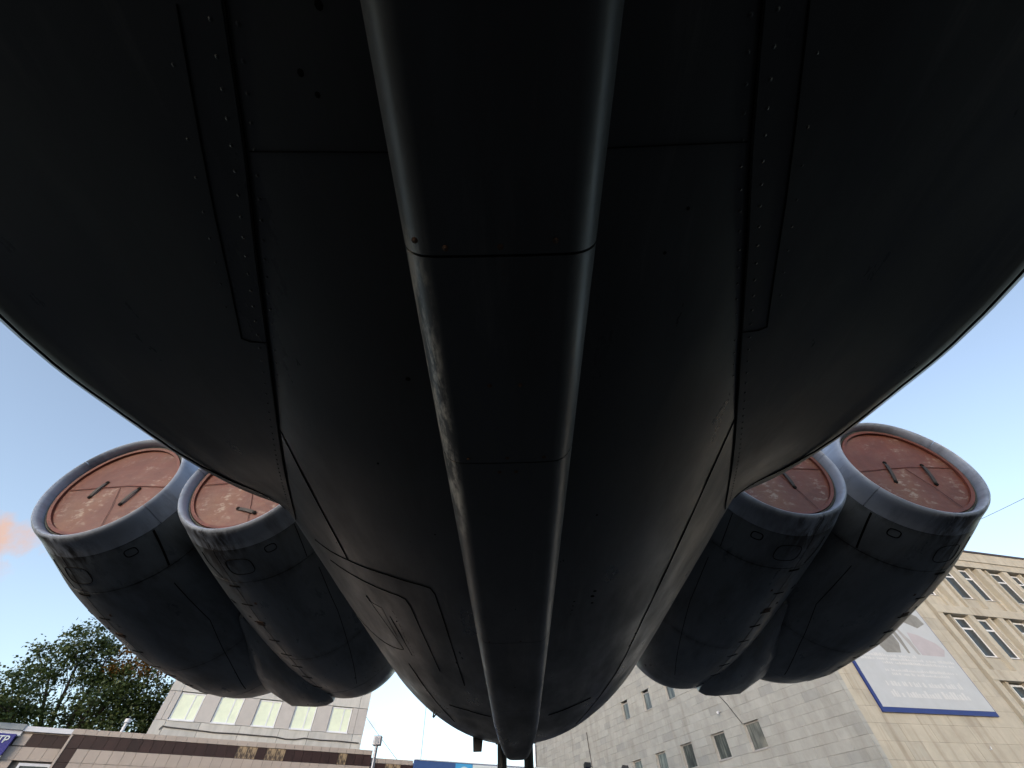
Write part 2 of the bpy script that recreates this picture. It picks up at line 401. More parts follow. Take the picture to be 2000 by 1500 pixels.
# screws beside the joints
mb = MB()
def disc(mb, x, y, z, r, dz=-.0025, n=8):
    V = [(x + r*math.cos(2*math.pi*k/n), y + r*math.sin(2*math.pi*k/n), z) for k in range(n)] + [(x, y, z + dz)]
    mb.add(V, [(k, n, (k+1) % n) for k in range(n)])
for (x, y) in ((-.13, .185), (-.085, .198), (0, .198), (.085, .19), (-.09, .685), (0, .685), (.085, .685), (-.03, .47), (.03, .47), (-.02, .735), (.02, .735), (-.1, 1.82), (.03, 1.82), (-.04, -1.5), (.07, -1.52), (0, 2.45)):
    disc(mb, x, y, KZ + H - .0028, .0052)
link('keel_screws', mb.me(), M['brown_spot'], plane, kind='stuff')

# ---- wing roots / fairing bodies left and right
Jp = [(.20, -9, 0), (.24, -3.0, 0), (.335, -.42, 0), (.43, -.11, 0), (.495, .095, 0), (.572, .30, 0), (.664, .552, 0), (.80, .90, 0), (.94, 1.25, 0), (1.06, 1.56, 0), (1.15, 1.78, 0), (1.22, 1.92, 0)]
Ep = [(1.62, -9, 1.12), (1.61, -3.0, 1.12), (1.60, -.42, 1.12), (1.585, -.05, 1.12), (1.58, .25, 1.125), (1.572, .50, 1.13), (1.562, .70, 1.145), (1.515, 1.0, 1.18), (1.463, 1.30, 1.225), (1.394, 1.64, 1.29), (1.33, 1.84, 1.335), (1.265, 2.00, 1.375)]
tt = [0, .25, .36, .42, .47, .52, .58, .66, .76, .86, .94, 1.0]
Jx, Jy = spl(tt, [p[0] for p in Jp]), spl(tt, [p[1] for p in Jp])
Ex, Ey, Ez = (spl(tt, [p[k] for p in Ep]) for k in range(3))
def wing_root(sg):
    us = list(np.linspace(0, .28, 8)) + list(np.linspace(.29, 1, 110)); V = []; low = []
    for t in us:
        jx, jy, ex, ey, ez = Jx(t), Jy(t), Ex(t), Ey(t), Ez(t)
        jz = zf(jx, jy) - .006
        dt = 1e-3; tx, ty = Ex(t+dt)-Ex(t-dt), Ey(t+dt)-Ey(t-dt); L = math.hypot(tx, ty) or 1; nx, ny = ty/L, -tx/L   # outward normal in plan
        f = 1 - smoothstep(.72, 1.0, t)*.8
        r = .11*f; rx = .20*f
        bx, by = ex - nx*rx, ey - ny*rx; bz = ez - r*1.05       # start of rounding
        D = math.hypot(bx-jx, by-jy) or 1e-3
        tan = math.tan(math.asin(min(.95, jx/fR(jy))))
        c = (jx + (bx-jx)*.5, jy + (by-jy)*.5, jz + max(-.01, min(tan*.62*D*.5, (bz-jz)*.62)))
        row = []
        for k in range(25):
            s = k/24; a, b_, d = (1-s)**2, 2*s*(1-s), s*s
            w = .0025*mnoise.noise(Vector((bx*0+ jx + (bx-jx)*s*1.0, jy*1.5, sg*3)))*math.sin(math.pi*s)
            row.append((a*jx + b_*c[0] + d*bx, a*jy + b_*c[1] + d*by, a*jz + b_*c[2] + d*bz + w))
        low.append(list(row))
        # rounding: quarter ellipse outward and up, then over the top
        for k in range(1, 13):
            a = math.pi*k/12
            row.append((bx + nx*rx*math.sin(a), by + ny*rx*math.sin(a), ez - r*1.05*math.cos(a)))
        tx_, ty_ = min(1.25, jx+.5), jy + (by-jy)*.2
        row.append((tx_*.25+bx*.75, ty_*.25+by*.75, ez + r*1.05 + .08*f)); row.append((tx_, ty_, 1.95)); row.append((jx*.6, jy, 2.2)); row.append((jx*.6, jy, jz + .3))
        V += [(sg*p[0], p[1], p[2] + H) for p in row]
    nvv = len(row); F = grid(V, len(us), nvv, True)
    if sg > 0: F = [f[::-1] for f in F]
    F.append(tuple(range(nvv))); F.append(tuple(range((len(us)-1)*nvv, len(us)*nvv)))
    return mesh('wing_root', V, F), us, low
lows = None
for sg in (-1, 1):
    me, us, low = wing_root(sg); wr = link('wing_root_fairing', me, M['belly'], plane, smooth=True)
    lows = (us, low)
    # outer wing beyond the fairing (mostly outside the picture)
    S = []
    for x in (1.2, 4.5, 8, 13, 18):
        P = airfoil(-9 + (x-1.7)*.62, -.75 + (x-4)*.22*(x > 4), .5 - x*.018, sg*x, 'z'); S.append([(p[0], p[1], p[2] + 1.42 + (x-1.3)*.07 + H) for p in P])
    V, F = loft_sections(S); link('wing', mesh('wing', V, F), M['belly'], plane, smooth=False)
WP = np.array([p for row in lows[1] for p in row])
def zw(x, y):
    d = (WP[:, 0]-x)**2 + (WP[:, 1]-y)**2; i = np.argsort(d)[:4]; w = 1/(d[i]+1e-5)
    return float((WP[i, 2]*w).sum()/w.sum())

# ---- seams, rivets and skin patches on the underside
def resample(pts, step):
    out = [pts[0]]
    for a, b in zip(pts[:-1], pts[1:]):
        L = math.hypot(b[0]-a[0], b[1]-a[1]); k = max(1, int(L/step))
        out += [(a[0] + (b[0]-a[0])*i/k, a[1] + (b[1]-a[1])*i/k) for i in range(1, k+1)]
    return out
def smoothpts(pts, it=2):
    for _ in range(it):
        q = [pts[0]]
        for a, b in zip(pts[:-1], pts[1:]):
            q += [(a[0]*.75+b[0]*.25, a[1]*.75+b[1]*.25), (a[0]*.25+b[0]*.75, a[1]*.25+b[1]*.75)]
        q.append(pts[-1]); pts = q
    return pts
def ribbon(mb, pts, zfun, w=.006, off=.0035, sg=1, step=.04, fade=True):
    pts = resample(pts, step); V = []; n = len(pts)
    for i, (x, y) in enumerate(pts):
        a = pts[max(0, i-1)]; b = pts[min(n-1, i+1)]; L = math.hypot(b[0]-a[0], b[1]-a[1]) or 1
        nx, ny = -(b[1]-a[1])/L, (b[0]-a[0])/L
        ww = w*.66*(.65 + .5*abs(mnoise.noise(Vector((x*7, y*7, sg)))))/2*2
        for s, o in ((-.5, .002), (-.5, -off), (.5, -off), (.5, .002)):
            px, py = x + nx*ww*s, y + ny*ww*s
            V.append((sg*px, py, zfun(abs(px) if sg else px, py) + o + H))
    F = grid(V, n, 4)
    mb.add(V, F)
def zfa(x, y): return zf(abs(x), y)
def seam(pts, zfun=zfa, w=.006, sg=1, off=.0035, soft=0):
    mb = MB(); ribbon(mb, smoothpts(pts, soft) if soft else pts, zfun, w, off, sg)
    return link('panel_seam', mb.me(), M['seam'], plane)
def rivets(pts, zfun, gap, side, r=.0075, sg=1):
    mb = MB(); P = resample(pts, gap)
    for i, (x, y) in enumerate(P[:-1]):
        a, b = P[i], P[i+1]; L = math.hypot(b[0]-a[0], b[1]-a[1]) or 1
        x2, y2 = x - (b[1]-a[1])/L*side, y + (b[0]-a[0])/L*side
        disc(mb, sg*x2, y2, zfun(x2, y2) - .001 + H, r*.7, -.0022, 7)
    return link('rivet_row', mb.me(), M['belly'], plane, kind='stuff')
Jl = [(Jx(t) - .0, Jy(t)) for t in np.linspace(.36, .995, 60)]
Jin = [(x-.004, y) for x, y in Jl]
for sg in (-1, 1):
    seam(Jin, zfa, .0045, sg, .006)
    rivets([(x, y) for x, y in Jl[6:-6]], zw, .052, .022, .0058, sg)
    rivets([(x+.022, y) for x, y in Jl[6:-6]], zw, .052, -.0, .0058, sg)
# doubler strip outboard of the root joint
def from_ratio(l):   # intersect directions (x/z, y/z) with the fairing's lower surface
    out = []
    for a, b in l:
        z = 1.1
        for _ in range(30):
            z = .5*z + .5*zw(abs(a)*z, b*z)
        out.append((abs(a)*z, b*z))
    return out

SR = [(-.585, -.125), (-.615, -.03), (-.653, .094), (-.695, .242), (-.742, .426), (-.778, .56), (-.785, .585), (-.765, .597), (-.714, .602)]
for sg in (-1, 1):
    P = from_ratio(SR)
    seam(P, zw, .0042, sg, .003)
    rivets(P[:6], zw, .06, -.025, .0048, sg)
    EP = [(Ex(t)-.125, Ey(t)-.03*(t > .5)) for t in np.linspace(.45, .93, 30)]
    seam(EP, zw, .005, sg, .004)
# transverse skin joints between root joint and keel
for y in (.0955, -2.2):
    for sg in (-1, 1):
        seam([(.17, y), (.33, y-.001), (.485 if y > 0 else .425, y)], zfa, .0042, sg)
# long lap seams along the lower flanks and around the tail
seam([(.815, .965), (.83, 1.25), (.842, 1.915)], zfa, .006, -1)
seam([(.815, .965), (.825, 1.27), (.845, 1.91), (.85, 2.7), (.86, 3.7), (.80, 4.3), (.70, 4.9), (.62, 5.3)], zfa, .008, 1, soft=1)
seam([(.805, 3.45), (.77, 4.0), (.70, 4.55), (.62, 5.0)], zfa, .008, -1, soft=1)
seam([(.58, 4.25), (.42, 4.22), (.22, 4.29)], zfa, .010, -1); seam([(.28, 4.34), (.49, 4.28), (.66, 4.28)], zfa, .010, 1)
# proud skin patches (left rear flank), each a plate following the skin
def patch(name, outline_fn, x0, x1, y0, y1, off, sg, nx=16, ny=30):
    V = []; 
    for i in range(ny+1):
        for j in range(nx+1):
            x = x0 + (x1-x0)*j/nx; y = y0 + (y1-y0)*i/ny
            x, y = outline_fn(x, y)
            V.append((sg*x, y, zf(x, y) - off + H))
    F = grid(V, ny+1, nx+1)
    if sg > 0: F = [f[::-1] for f in F]
    k = len(V); b = []
    rim = [i for i in range(nx+1)] + [(i+1)*(nx+1)-1 for i in range(1, ny+1)] + [ny*(nx+1)+j for j in range(nx-1, -1, -1)] + [i*(nx+1) for i in range(ny-1, 0, -1)]
    for i in rim: V.append((V[i][0], V[i][1], V[i][2] + off + .002))
    n = len(rim)
    for a in range(n): F.append((rim[a], rim[(a+1) % n], k+(a+1) % n, k+a))
    return link(name, mesh(name, V, F), M['belly'], plane, smooth=False)
seam([(1.078, 1.952), (.967, 1.945), (.842, 1.915), (.614, 1.881), (.44, 1.888), (.395, 1.90), (.379, 1.96), (.376, 2.256), (.372, 3.455)], zfa, .0085, -1)
seam([(1.035, 2.121), (.889, 2.112), (.60, 2.102), (.565, 2.12), (.551, 2.20), (.532, 3.269)], zfa, .005, -1)
seam([(1.33, 3.30), (1.152, 3.342), (.948, 3.287), (.80, 3.15), (.775, 3.10)], zfa, .007, -1, soft=2)
seam([(.86, 2.35), (.80, 2.8), (.775, 3.10)], zfa, .003, -1); seam([(.74, 2.5), (.72, 3.15)], zfa, .003, -1)
patch('access_panel', lambda x, y: (x, y), .775, .865, 2.42, 3.05, .002, -1, 4, 12)
mb = MB(); y = 2.38
while y < 3.15:        # tiny row of stencilled marks and screws on the flank
    disc(mb, -.69 - .01*random.random(), y, zf(.69, y) - .0015 + H, .0035, -.001, 6); y += random.choice((.018, .022, .05))
for x, y, r in ((.40, 2.036, .012), (.407, 1.983, .009), (.409, 2.12, .008), (.308, 2.05, .006), (.306, 2.10, .005), (.304, 2.15, .005), (.302, 2.2, .004), (-.264, .622, .007), (.19, .592, .005), (.25, -.2, .006), (-.30, -.18, .006), (-.27, -.1, .007),
             (-.33, -.02, .006), (-.31, .01, .005), (.36, .3, .004), (.39, .21, .004), (.44, 3.1, .004), (-.44, 1.0, .005), (-.3, 1.4, .004), (.33, 1.3, .005)):
    disc(mb, x, y, zf(abs(x), y) - .0015 + H, r, -.001, 8)
link('belly_screws', mb.me(), M['seam'], plane, kind='stuff')
# aerials under the tail
def plate(name, x, y, w, l, h, rake, label=None, m='black'):
    z = zf(abs(x), y) + H + .03
    V = [(x-w/2, y, z), (x+w/2, y, z), (x+w/2, y+l, z), (x-w/2, y+l, z), (x-w/2*.8, y+rake, z-h), (x+w/2*.8, y+rake, z-h), (x+w/2*.8, y+l+rake, z-h), (x-w/2*.8, y+l+rake, z-h)]
    me = mesh(name, V, [(0, 1, 2, 3), (7, 6, 5, 4), (0, 4, 5, 1), (1, 5, 6, 2), (2, 6, 7, 3), (3, 7, 4, 0)])
    return bevel(link(name, me, M[m], plane, label=label), .004, 2)
plate('blade_aerial', -.458, 6.0, .12, .03, .14, 0)
mb = MB(); z = zf(.80, 4.9) + H
mb.tube([(-.835, 5.0, z+.06), (-.838, 5.0, z-.035)], [.007, .009], 6); mb.tube([(-.838, 5.0, z-.035), (-.80, 5.0, z-.005)], [.011, .003], 6)
link('drain_mast', mb.me(), M['black'], plane)
mb = MB(); mb.tube([(.93, 5.1, 1.20+H), (.955, 5.2, 1.155+H), (.95, 5.34, 1.18+H)], [.02, .035, .015], 8); link('drain_mast', mb.me(), M['black'], plane)

# ---- engines: 4 nacelles
PY = [3.60, 3.75, 4.0, 4.6, 5.4, 6.4, 7.4, 8.2, 8.7, 9.1]
def nac_params(outer):
    if outer:
        return (spl(PY, [4.64, 4.65, 4.66, 4.71, 4.75, 4.78, 4.78, 4.77, 4.76, 4.75]), spl(PY, [2.88, 2.88, 2.875, 2.86, 2.845, 2.83, 2.83, 2.83, 2.83, 2.84]),
                spl(PY, [.70, .725, .775, .865, .93, .985, .975, .88, .74, .55]))
    return (spl(PY, [3.10, 3.10, 3.095, 3.08, 3.06, 3.03, 3.0, 3.0, 3.0, 3.0]), spl(PY, [2.91, 2.91, 2.91, 2.91, 2.90, 2.90, 2.90, 2.90, 2.91, 2.92]),
            spl(PY, [.70, .722, .765, .83, .89, .96, 1.0, .97, .88, .70]))
def shell(fx, fz, fr, y0, y1, ny, nk, sg, th=.012, inset=0., dirt=None, k0=0., k1=1.):
    """closed sleeve of the nacelle between two stations, optionally only part of the turn"""
    full = (k1-k0) >= .9999
    V = []; D = []
    ys_ = [y0 + (y1-y0)*i/ny for i in range(ny+1)]
    for lay in (0, 1):
        for y in (ys_ if lay == 0 else ys_[::-1]):
            for k in range(nk + (0 if full else 1)):
                a = 2*math.pi*(k0 + (k1-k0)*k/nk)
                r = fr(y) - inset - lay*th
                if lay == 0:
                    r += .0022*mnoise.noise(Vector((2.5*math.cos(a), y*1.8, 2.5*math.sin(a) + sg*9)))
                V.append((sg*(fx(y) + r*math.sin(a)), y, fz(y) - r*math.cos(a) + H))
                d = dirt(y, a) if dirt else 0.; D.append(d)
    n = nk + (0 if full else 1); F = grid(V, 2*(ny+1), n, full)
    m_ = 2*(ny+1) - 1
    for k in range(n if full else n-1): F.append((m_*n + k, m_*n + (k+1) % n, (k+1) % n, k))
    if not full:
        A = [i*n for i in range(2*(ny+1))]; B = [i*n + n-1 for i in range(2*(ny+1))]
        for i in range(ny): F.append((A[i], A[i+1], A[2*ny-i], A[2*ny+1-i])); F.append((B[i+1], B[i], B[2*ny+1-i], B[2*ny-i]))
    if sg < 0: F = [f[::-1] for f in F]
    return mesh('cowl', V, F, attr=('dirt', D))
def lip_mesh(fx, fz, sg, k0, k1, seed):
    V = []; D = []; nk = 26
    RO, RI = .755, .622
    prof = []
    for i in range(11):      # from outer skin round the highlight and back inside
        a = math.pi*i/10
        r = (RO+RI)/2 - .018 + (RO-RI-.05)/2*math.cos(a); y = 3.705 - .155*math.sin(a)
        prof.append((y, r))
    prof = [(3.845, fr_cur(3.845)), (3.80, fr_cur(3.80)), (3.765, fr_cur(3.765)-.002)] + [(y, r) for y, r in prof[1:]] + [(3.80, RI-.004), (3.95, RI)]
    for i, (y, r) in enumerate(prof):
        for k in range(nk+1):
            a = 2*math.pi*(k0+(k1-k0)*k/nk)
            V.append((sg*(fx(y)+r*math.sin(a)), y, fz(y)-r*math.cos(a)+H))
            D.append(max(0, math.cos(a - .15))**11*(1.25 if i < 6 else .1))
    n = nk+1; F = grid(V, len(prof), n)
    if sg < 0: F = [f[::-1] for f in F]
    return mesh('lip_segment', V, F, attr=('dirt', D))
for sg in (-1, 1):
    for outer in (True, False):
        fx0_, fz, fr = nac_params(outer); fr_cur = fr
        fx = fx0_ if sg > 0 else (lambda y, f=fx0_: f(y) - .045*(1 - smoothstep(3.8, 5.6, y)))
        which = ('outer' if outer else 'inner') + (' left' if sg < 0 else ' right')
        # core = the nacelle part itself; panels hang on it as sub-parts
        core = link('engine_nacelle', shell(fx, fz, fr, 3.86, 8.75, 40, 64, sg, .03, .012), M['seam'], plane, smooth=True)
        ph = .06 if outer else -.03
        nseg = 4
        for q in range(nseg):
            a0 = ph + q/nseg + (.02 if outer else .06)
            link('lip_segment', lip_mesh(fx, fz, sg, a0 + .0006, a0 + 1/nseg - .0006, .1), M['lip'], core, smooth=True)
        dirt1 = lambda y, a: max(0, math.cos(a-.15))**14*(1 - smoothstep(3.95, 4.4, y))*1.3 + max(0, math.cos(a-.2))**90*.7 + .75*math.exp(-((y-4.40)/.05)**2) + .6*math.exp(-((y-6.38)/.06)**2) + .5*math.exp(-((y-3.86)/.035)**2)
        for (y0, y1, ny) in ((3.852, 4.396, 8), (4.408, 6.38, 16), (6.388, 7.85, 12), (7.858, 8.9, 12)):
            # ring split along the keel line of the nacelle into left and right cowl doors
            for (k0, k1) in ((.028, .4985), (.5015, 1.0262)):
                c = link('cowl_panel', shell(fx, fz, fr, y0, y1, ny, 44, sg, .010, 0, dirt1, k0, k1), M['nacelle'], core, smooth=True)
        # exhaust closure
        mb = MB(); y = 8.74
        V = [(sg*(fx(y) + (fr(y)-.02)*math.sin(2*math.pi*k/40)), y, fz(y)-(fr(y)-.02)*math.cos(2*math.pi*k/40)+H) for k in range(40)]
        mb.add(V, [tuple(range(40))]); link('exhaust_plug', mb.me(), M['black'], core)
        # small fittings on the cowls
        def sp(y, a, off=0.): 
            r = fr(y) + off; return Vector((sg*(fx(y)+r*math.sin(a)), y, fz(y)-r*math.cos(a)+H))
        def rib3(pts, w, off=.003, closed=False):
            mb = MB(); V = []
            P = [];
            for (y_, a_), (y2, a2) in zip(pts[:-1], pts[1:]):
                k = max(1, int(math.hypot(y2-y_, (a2-a_)*.8)/.03)); P += [(y_+(y2-y_)*i/k, a_+(a2-a_)*i/k) for i in range(k)]
            P.append(pts[-1])
            for i, (y_, a_) in enumerate(P):
                b_ = P[min(i+1, len(P)-1)]; c_ = P[max(i-1, 0)]
                dy, da = b_[0]-c_[0], (b_[1]-c_[1])*fr(y_); L = math.hypot(dy, da) or 1
                ny_, na_ = -da/L, dy/L/fr(y_)
                for s_, o_ in ((-.5, -.002), (-.5, off), (.5, off), (.5, -.002)):
                    V.append(tuple(sp(y_+ny_*w*s_, a_+na_*w*s_, o_)))
            mb.add(V, grid(V, len(P), 4)); return mb
        def oval(y, a, ry, ra, sq=2.):
            out_ = []
            for k in range(25):
                t_ = 2*math.pi*k/24; c_, s_ = math.cos(t_), math.sin(t_)
                out_.append((y + ry*abs(c_)**(2/sq)*(1 if c_ > 0 else -1), a + ra*abs(s_)**(2/sq)*(1 if s_ > 0 else -1)))
            return out_
        # angle: 0 = straight down, positive = outboard
        link('hatch_outline', rib3(oval(4.12, .10 if outer else -.08, .13, .17, 3.2), .006).me(), M['seam'], core)
        link('hatch_outline', rib3(oval(3.97, -.62 if outer else -.55, .05, .07, 3), .011 if sg > 0 else .008).me(), M['seam'], core)
        link('drain_slot', rib3([(4.95, .42), (4.98, .47), (4.95, .52)], .03).me(), M['seam'], core)
        link('drain_slot', rib3([(4.85, .02), (4.85, .05)], .035).me(), M['brown_spot'], core)
        link('vent_grille', rib3([(5.35, .13), (5.35, .24)], .10, .004).me(), M['brown_spot'], core)
        link('vent_grille', rib3([(5.22, .28), (5.22, .31)], .03, .004).me(), M['seam'], core)
        mb = MB()
        for q in range(9):
            yq = 4.5 + q*.43 + random.uniform(-.05, .05)
            if yq < 8.2: 
                r3 = rib3([(yq, .10), (yq + random.uniform(-.01, .02), .27)], .018 if q % 3 else .026, .004); mb.add(r3.V, r3.F)
        link('hinge_latches', mb.me(), M['seam'], core, kind='stuff')
        mb = rib3([(4.36, .30), (4.1, .42), (3.95, .43)], .006); link('panel_seam', mb.me(), M['seam'], core)
        r3 = rib3([(4.66, -.78 if outer else -.9), (5.6, -.80), (6.6, -.62), (7.7, -.40)], .007); link('panel_seam', r3.me(), M['seam'], core)
        r3 = rib3([(3.86, -.95), (4.1, -.90), (4.38, -.85)], .02 if outer else .006, .004); link('panel_seam', r3.me(), M['seam'], core)
# lower shroud joining the tails of each pair of engines
for sg in (-1, 1):
    S = []
    for y, xc, w, zb, h in ((5.9, 3.90, .05, 2.30, .1), (6.6, 3.90, .32, 2.05, .25), (7.2, 3.92, .60, 1.89, .4), (7.8, 3.88, .76, 1.80, .55), (8.15, 3.86, .77, 1.765, .62), (8.4, 3.88, .74, 1.775, .62)):
        P = []
        for k in range(16):
            a = 2*math.pi*k/16; c_, s_ = math.cos(a), math.sin(a)
            P.append((sg*(xc + w*abs(s_)**.6*(1 if s_ > 0 else -1)), y, zb + h*.5 - h*.5*abs(c_)**.6*(1 if c_ > 0 else -1) + H + .20*w/.77*(s_+1)/2 + (.13 if s_ > .3 else 0)*(1 if c_ > 0 else 1)))
        S.append(P)
    V, F = loft_sections(S)
    if sg > 0: F = [f[::-1] for f in F]
    link('engine_shroud', mesh('engine_shroud', V, F), M['nacelle'], plane, smooth=True)
    # pylon from fuselage to the engine pair
    V, F = loft_sections([[(sg*x, y, z+H) for x, y, z in P] for P in ([(1.5, 4.6, 3.0), (1.5, 5.0, 3.22), (1.5, 8.6, 3.1), (1.5, 8.8, 3.0), (1.5, 8.6, 2.85), (1.5, 5.0, 2.78)], [(3.0, 4.6, 3.0), (3.0, 5.0, 3.22), (3.0, 8.6, 3.1), (3.0, 8.8, 3.0), (3.0, 8.6, 2.85), (3.0, 5.0, 2.78)])])
    link('pylon', mesh('pylon', V, F), M['nacelle'], plane)

# ================================================================== INTAKE COVERS (lift-out things)
def cover(cx, cz, sg, label, straps, rot, seed):
    t = thing('intake_cover', label, 'intake cover', Matrix.Translation((cx, 3.675, cz + H)) @ Matrix.Rotation(rot, 4, 'Y') @ Matrix.Diagonal((1.07, 1, 1.07, 1)), 'red covers plugging the engine intakes')
    V = []; nr, nk = 14, 56
    for i in range(nr+1):
        r = .545*i/nr
        for k in range(nk):
            a = 2*math.pi*k/nk
            y = .006*mnoise.noise(Vector((r*3*math.cos(a) + seed, r*3*math.sin(a), 0))) - .012*math.cos(r/.545*math.pi/2)
            V.append((r*math.cos(a), y, r*math.sin(a)))
    F = grid(V, nr+1, nk, True); 
    k0 = len(V)
    for k in range(nk): a = 2*math.pi*k/nk; V.append((.545*math.cos(a), .05, .545*math.sin(a)))
    for k in range(nk): F.append((nr*nk+k, nr*nk+(k+1) % nk, k0+(k+1) % nk, k0+k))
    F.append(tuple(range(k0, k0+nk)))
    link('cover_disc', mesh('cover_disc', V, [f[::-1] for f in F]), M['cover'], t, smooth=False)
    V = []                                       # raised rim and the rubber seal round it
    for (r, y) in ((.535, -.004), (.537, -.03), (.565, -.034), (.572, .0), (.572, .06)):
        V += [(r*math.cos(2*math.pi*k/nk), y, r*math.sin(2*math.pi*k/nk)) for k in range(nk)]
    link('cover_rim', mesh('cover_rim', V, [f[::-1] for f in grid(V, 5, nk, True)]), M['cover_rim'], t, smooth=True)
    V = []
    for i in range(nk*2):
        a = 2*math.pi*i/(nk*2)
        for j in range(6):
            b = 2*math.pi*j/6; rr_ = .006 + .006*abs(mnoise.noise(Vector((6*math.cos(a), 6*math.sin(a), seed))))
            V.append(((.578 + rr_*math.cos(b))*math.cos(a), -.018 + rr_*math.sin(b), (.578 + rr_*math.cos(b))*math.sin(a)))
    link('rubber_seal', mesh('rubber_seal', V, [tuple((a % (nk*12)) for a in f) for f in grid(V + V[:6], nk*2+1, 6, True)]), M['seal'], t, smooth=True)
    mb = MB()                                     # welded seam across
    mb.tube([(-.52, -.014, -.02), (-.2, -.020, .0), (.1, -.020, .02), (.53, -.010, .0)], .004, 5); mb.tube([(.02, -.018, .0), (.12, -.018, -.25), (.2, -.012, -.5)], .003, 5)
    link('weld_seam', mb.me(), M['cover_rim'], t)
    for (x, z, L, tilt) in straps:
        mb = MB()
        V = []
        for i in range(9):
            u = i/8; s = (u-.5)*L; y = -.016 - .018*math.sin(math.pi*u)**.5
            for (dx, dy) in ((-.016, 0), (.016, 0), (.016, .006), (-.016, .006)): V.append((dx, y+dy, s))
        mb.add(V, grid(V, 9, 4, True) + [(0, 1, 2, 3), (35, 34, 33, 32)])
        h = link('handle', mb.me(), M['strap'], t, mtx=Matrix.Translation((x, 0, z)) @ Matrix.Rotation(tilt, 4, 'Y'))
        for s in (-1, 1):
            mb = MB(); mb.tube([(0, -.0125, s*L*.5), (0, -.022, s*L*.5)], .019, 8); link('handle_lug', mb.me(), M['seam'], h)
cover(-4.60, 2.88, -1, 'red-brown intake cover with two dark strap handles in the outermost engine at left', ((-.20, -.02, .19, .22), (.21, -.115, .20, .28)), 0, 3.1)
cover(-3.055, 2.91, -1, 'red-brown intake cover half hidden by the belly in the inner engine at left', ((.12, -.355, .20, 1.83),), 0, 7.7)
cover(3.10, 2.91, 1, 'red-brown intake cover half hidden by the belly in the inner engine at right', ((.105, -.13, .21, -.07),), 0, 11.4)
cover(4.645, 2.88, 1, 'heavily flaked red intake cover with two dark strap handles in the outermost engine at right', ((-.18, -.04, .27, .30), (.21, -.085, .26, .24)), 0, 23.9)

# ================================================================== TAIL TRESTLE
t = thing('tail_trestle', 'black two-legged support stand under the tip of the tail', 'support stand', Matrix.Translation((0.005, 7.0, 0)))
for x in (-.21, .14):
    mb = MB(); mb.tube([(x, 0, .03), (x, 0, 2.55), (x*1.02, 0, H+1.16)], .062, 14); link('leg', mb.me(), M['black'], t, smooth=True)
    mb = MB(); mb.box(x-.14, x+.14, -.14, .14, 0.001, .035); bevel(link('foot_plate', mb.me(), M['black'], t), .006)
mb = MB(); mb.box(-.3, .25, -.07, .07, H+1.10, H+1.155); link('crossbar', mb.me(), M['black'], t)

# ================================================================== BUILDINGS
def facade(n, D):
    a = R_(n); return Matrix.Translation((D*math.sin(a), D*math.cos(a), H)) @ Matrix.Rotation(-a, 4, 'Z')
# local frame of a facade: x along the wall, y away from the viewer, z height above the eye
UB = {}
def unit_box(m):
    if m not in UB:
        me = mesh('piece', boxv(-.5, .5, -.5, .5, -.5, .5), BOXF); me.materials.append(M[m]); UB[m] = me
    return UB[m]
def piece(name, m, parent, x0, x1, y0, y1, z0, z1, X=Matrix.Identity(4)):
    o = bpy.data.objects.new(name, unit_box(m)); COL.objects.link(o); o.parent = parent
    o.matrix_local = X @ Matrix.Translation(((x0+x1)/2, (y0+y1)/2, (z0+z1)/2)) @ Matrix.Diagonal((x1-x0, y1-y0, z1-z0, 1))
    return o

# ---------------------------------------------------- right: stone block
FB = facade(-14, 18.7); FL = facade(68.8, 23.0)
hall = thing('stone_office_block', 'pale stone office building at the right with a banner and a blank side wall', 'building', FB)
XL = FB.inverted() @ FL            # side-wall frame inside the building's own frame
CS, CL_ = 20.98, -15.87            # where the corner falls on either facade
TOP = 13.95
# core prism, set back behind both stone skins
c0 = Vector((CS+.25, .50, 0)); d1 = Vector((1, 0, 0)); d2 = (XL.to_3x3() @ Vector((-1, 0, 0)))
P4 = [c0, c0 + d1*34, c0 + d1*34 + d2*38.1, c0 + d2*38.1]
V = [(p.x, p.y, -H + .002) for p in P4] + [(p.x, p.y, TOP-.05) for p in P4]
link('wall', mesh('wall', V, [(3, 2, 1, 0), (4, 5, 6, 7), (0, 1, 5, 4), (1, 2, 6, 5), (2, 3, 7, 6), (3, 0, 4, 7)]), M['stone_core'], hall)
CH = .398
# side wall windows (s centre, bottom, height)
cols = [-.970*23, -1.097*23, -1.237*23, -1.367*23, -1.503*23]
wins = []
for c in cols: wins.append((c, 4.02, 3*CH, 1.22))
for c in (cols[1], cols[2], cols[3], cols[4], cols[0]-0, -.84*23): wins.append((c-.15, 4.02+9*CH, 3*CH-.12, 1.0))
wins = [(c, b, h, w) for c, b, h, w in wins]
def clip_pieces(x0, x1, z0, z1):
    segs = [(x0, x1)]
    for c, b, h, w in wins:
        if z0 < b+h-.02 and z1 > b+.02:
            a0, a1 = c-w/2, c+w/2; ns = []
            for p, q in segs:
                if q <= a0 or p >= a1: ns.append((p, q))
                else:
                    if p < a0-.05: ns.append((p, a0))
                    if q > a1+.05: ns.append((a1, q))
            segs = ns
    return segs
r2 = random.Random(5); cand = []
row = 0; z = 4.02 - 14*CH
while z < TOP - 1.0:
    x = CL_ - (0 if row % 2 else .5); first = True
    x = CL_
    L0 = .55 if row % 2 else 1.05
    while x > -53.8:
        L = L0 if first else r2.choice((.8, 1.05, 1.05, 1.3)); first = False
        x1 = x; x0 = max(-54, x-L)
        for p, q in clip_pieces(x0, x1, z, z+CH): cand.append((p, q, z, z+CH))
        x = x0
    z += CH; row += 1
def in_view(c):
    s, h = (c[0]+c[1])/2, (c[2]+c[3])/2
    return h > 1.4 + (-s-16)*.05 and h < 9.9
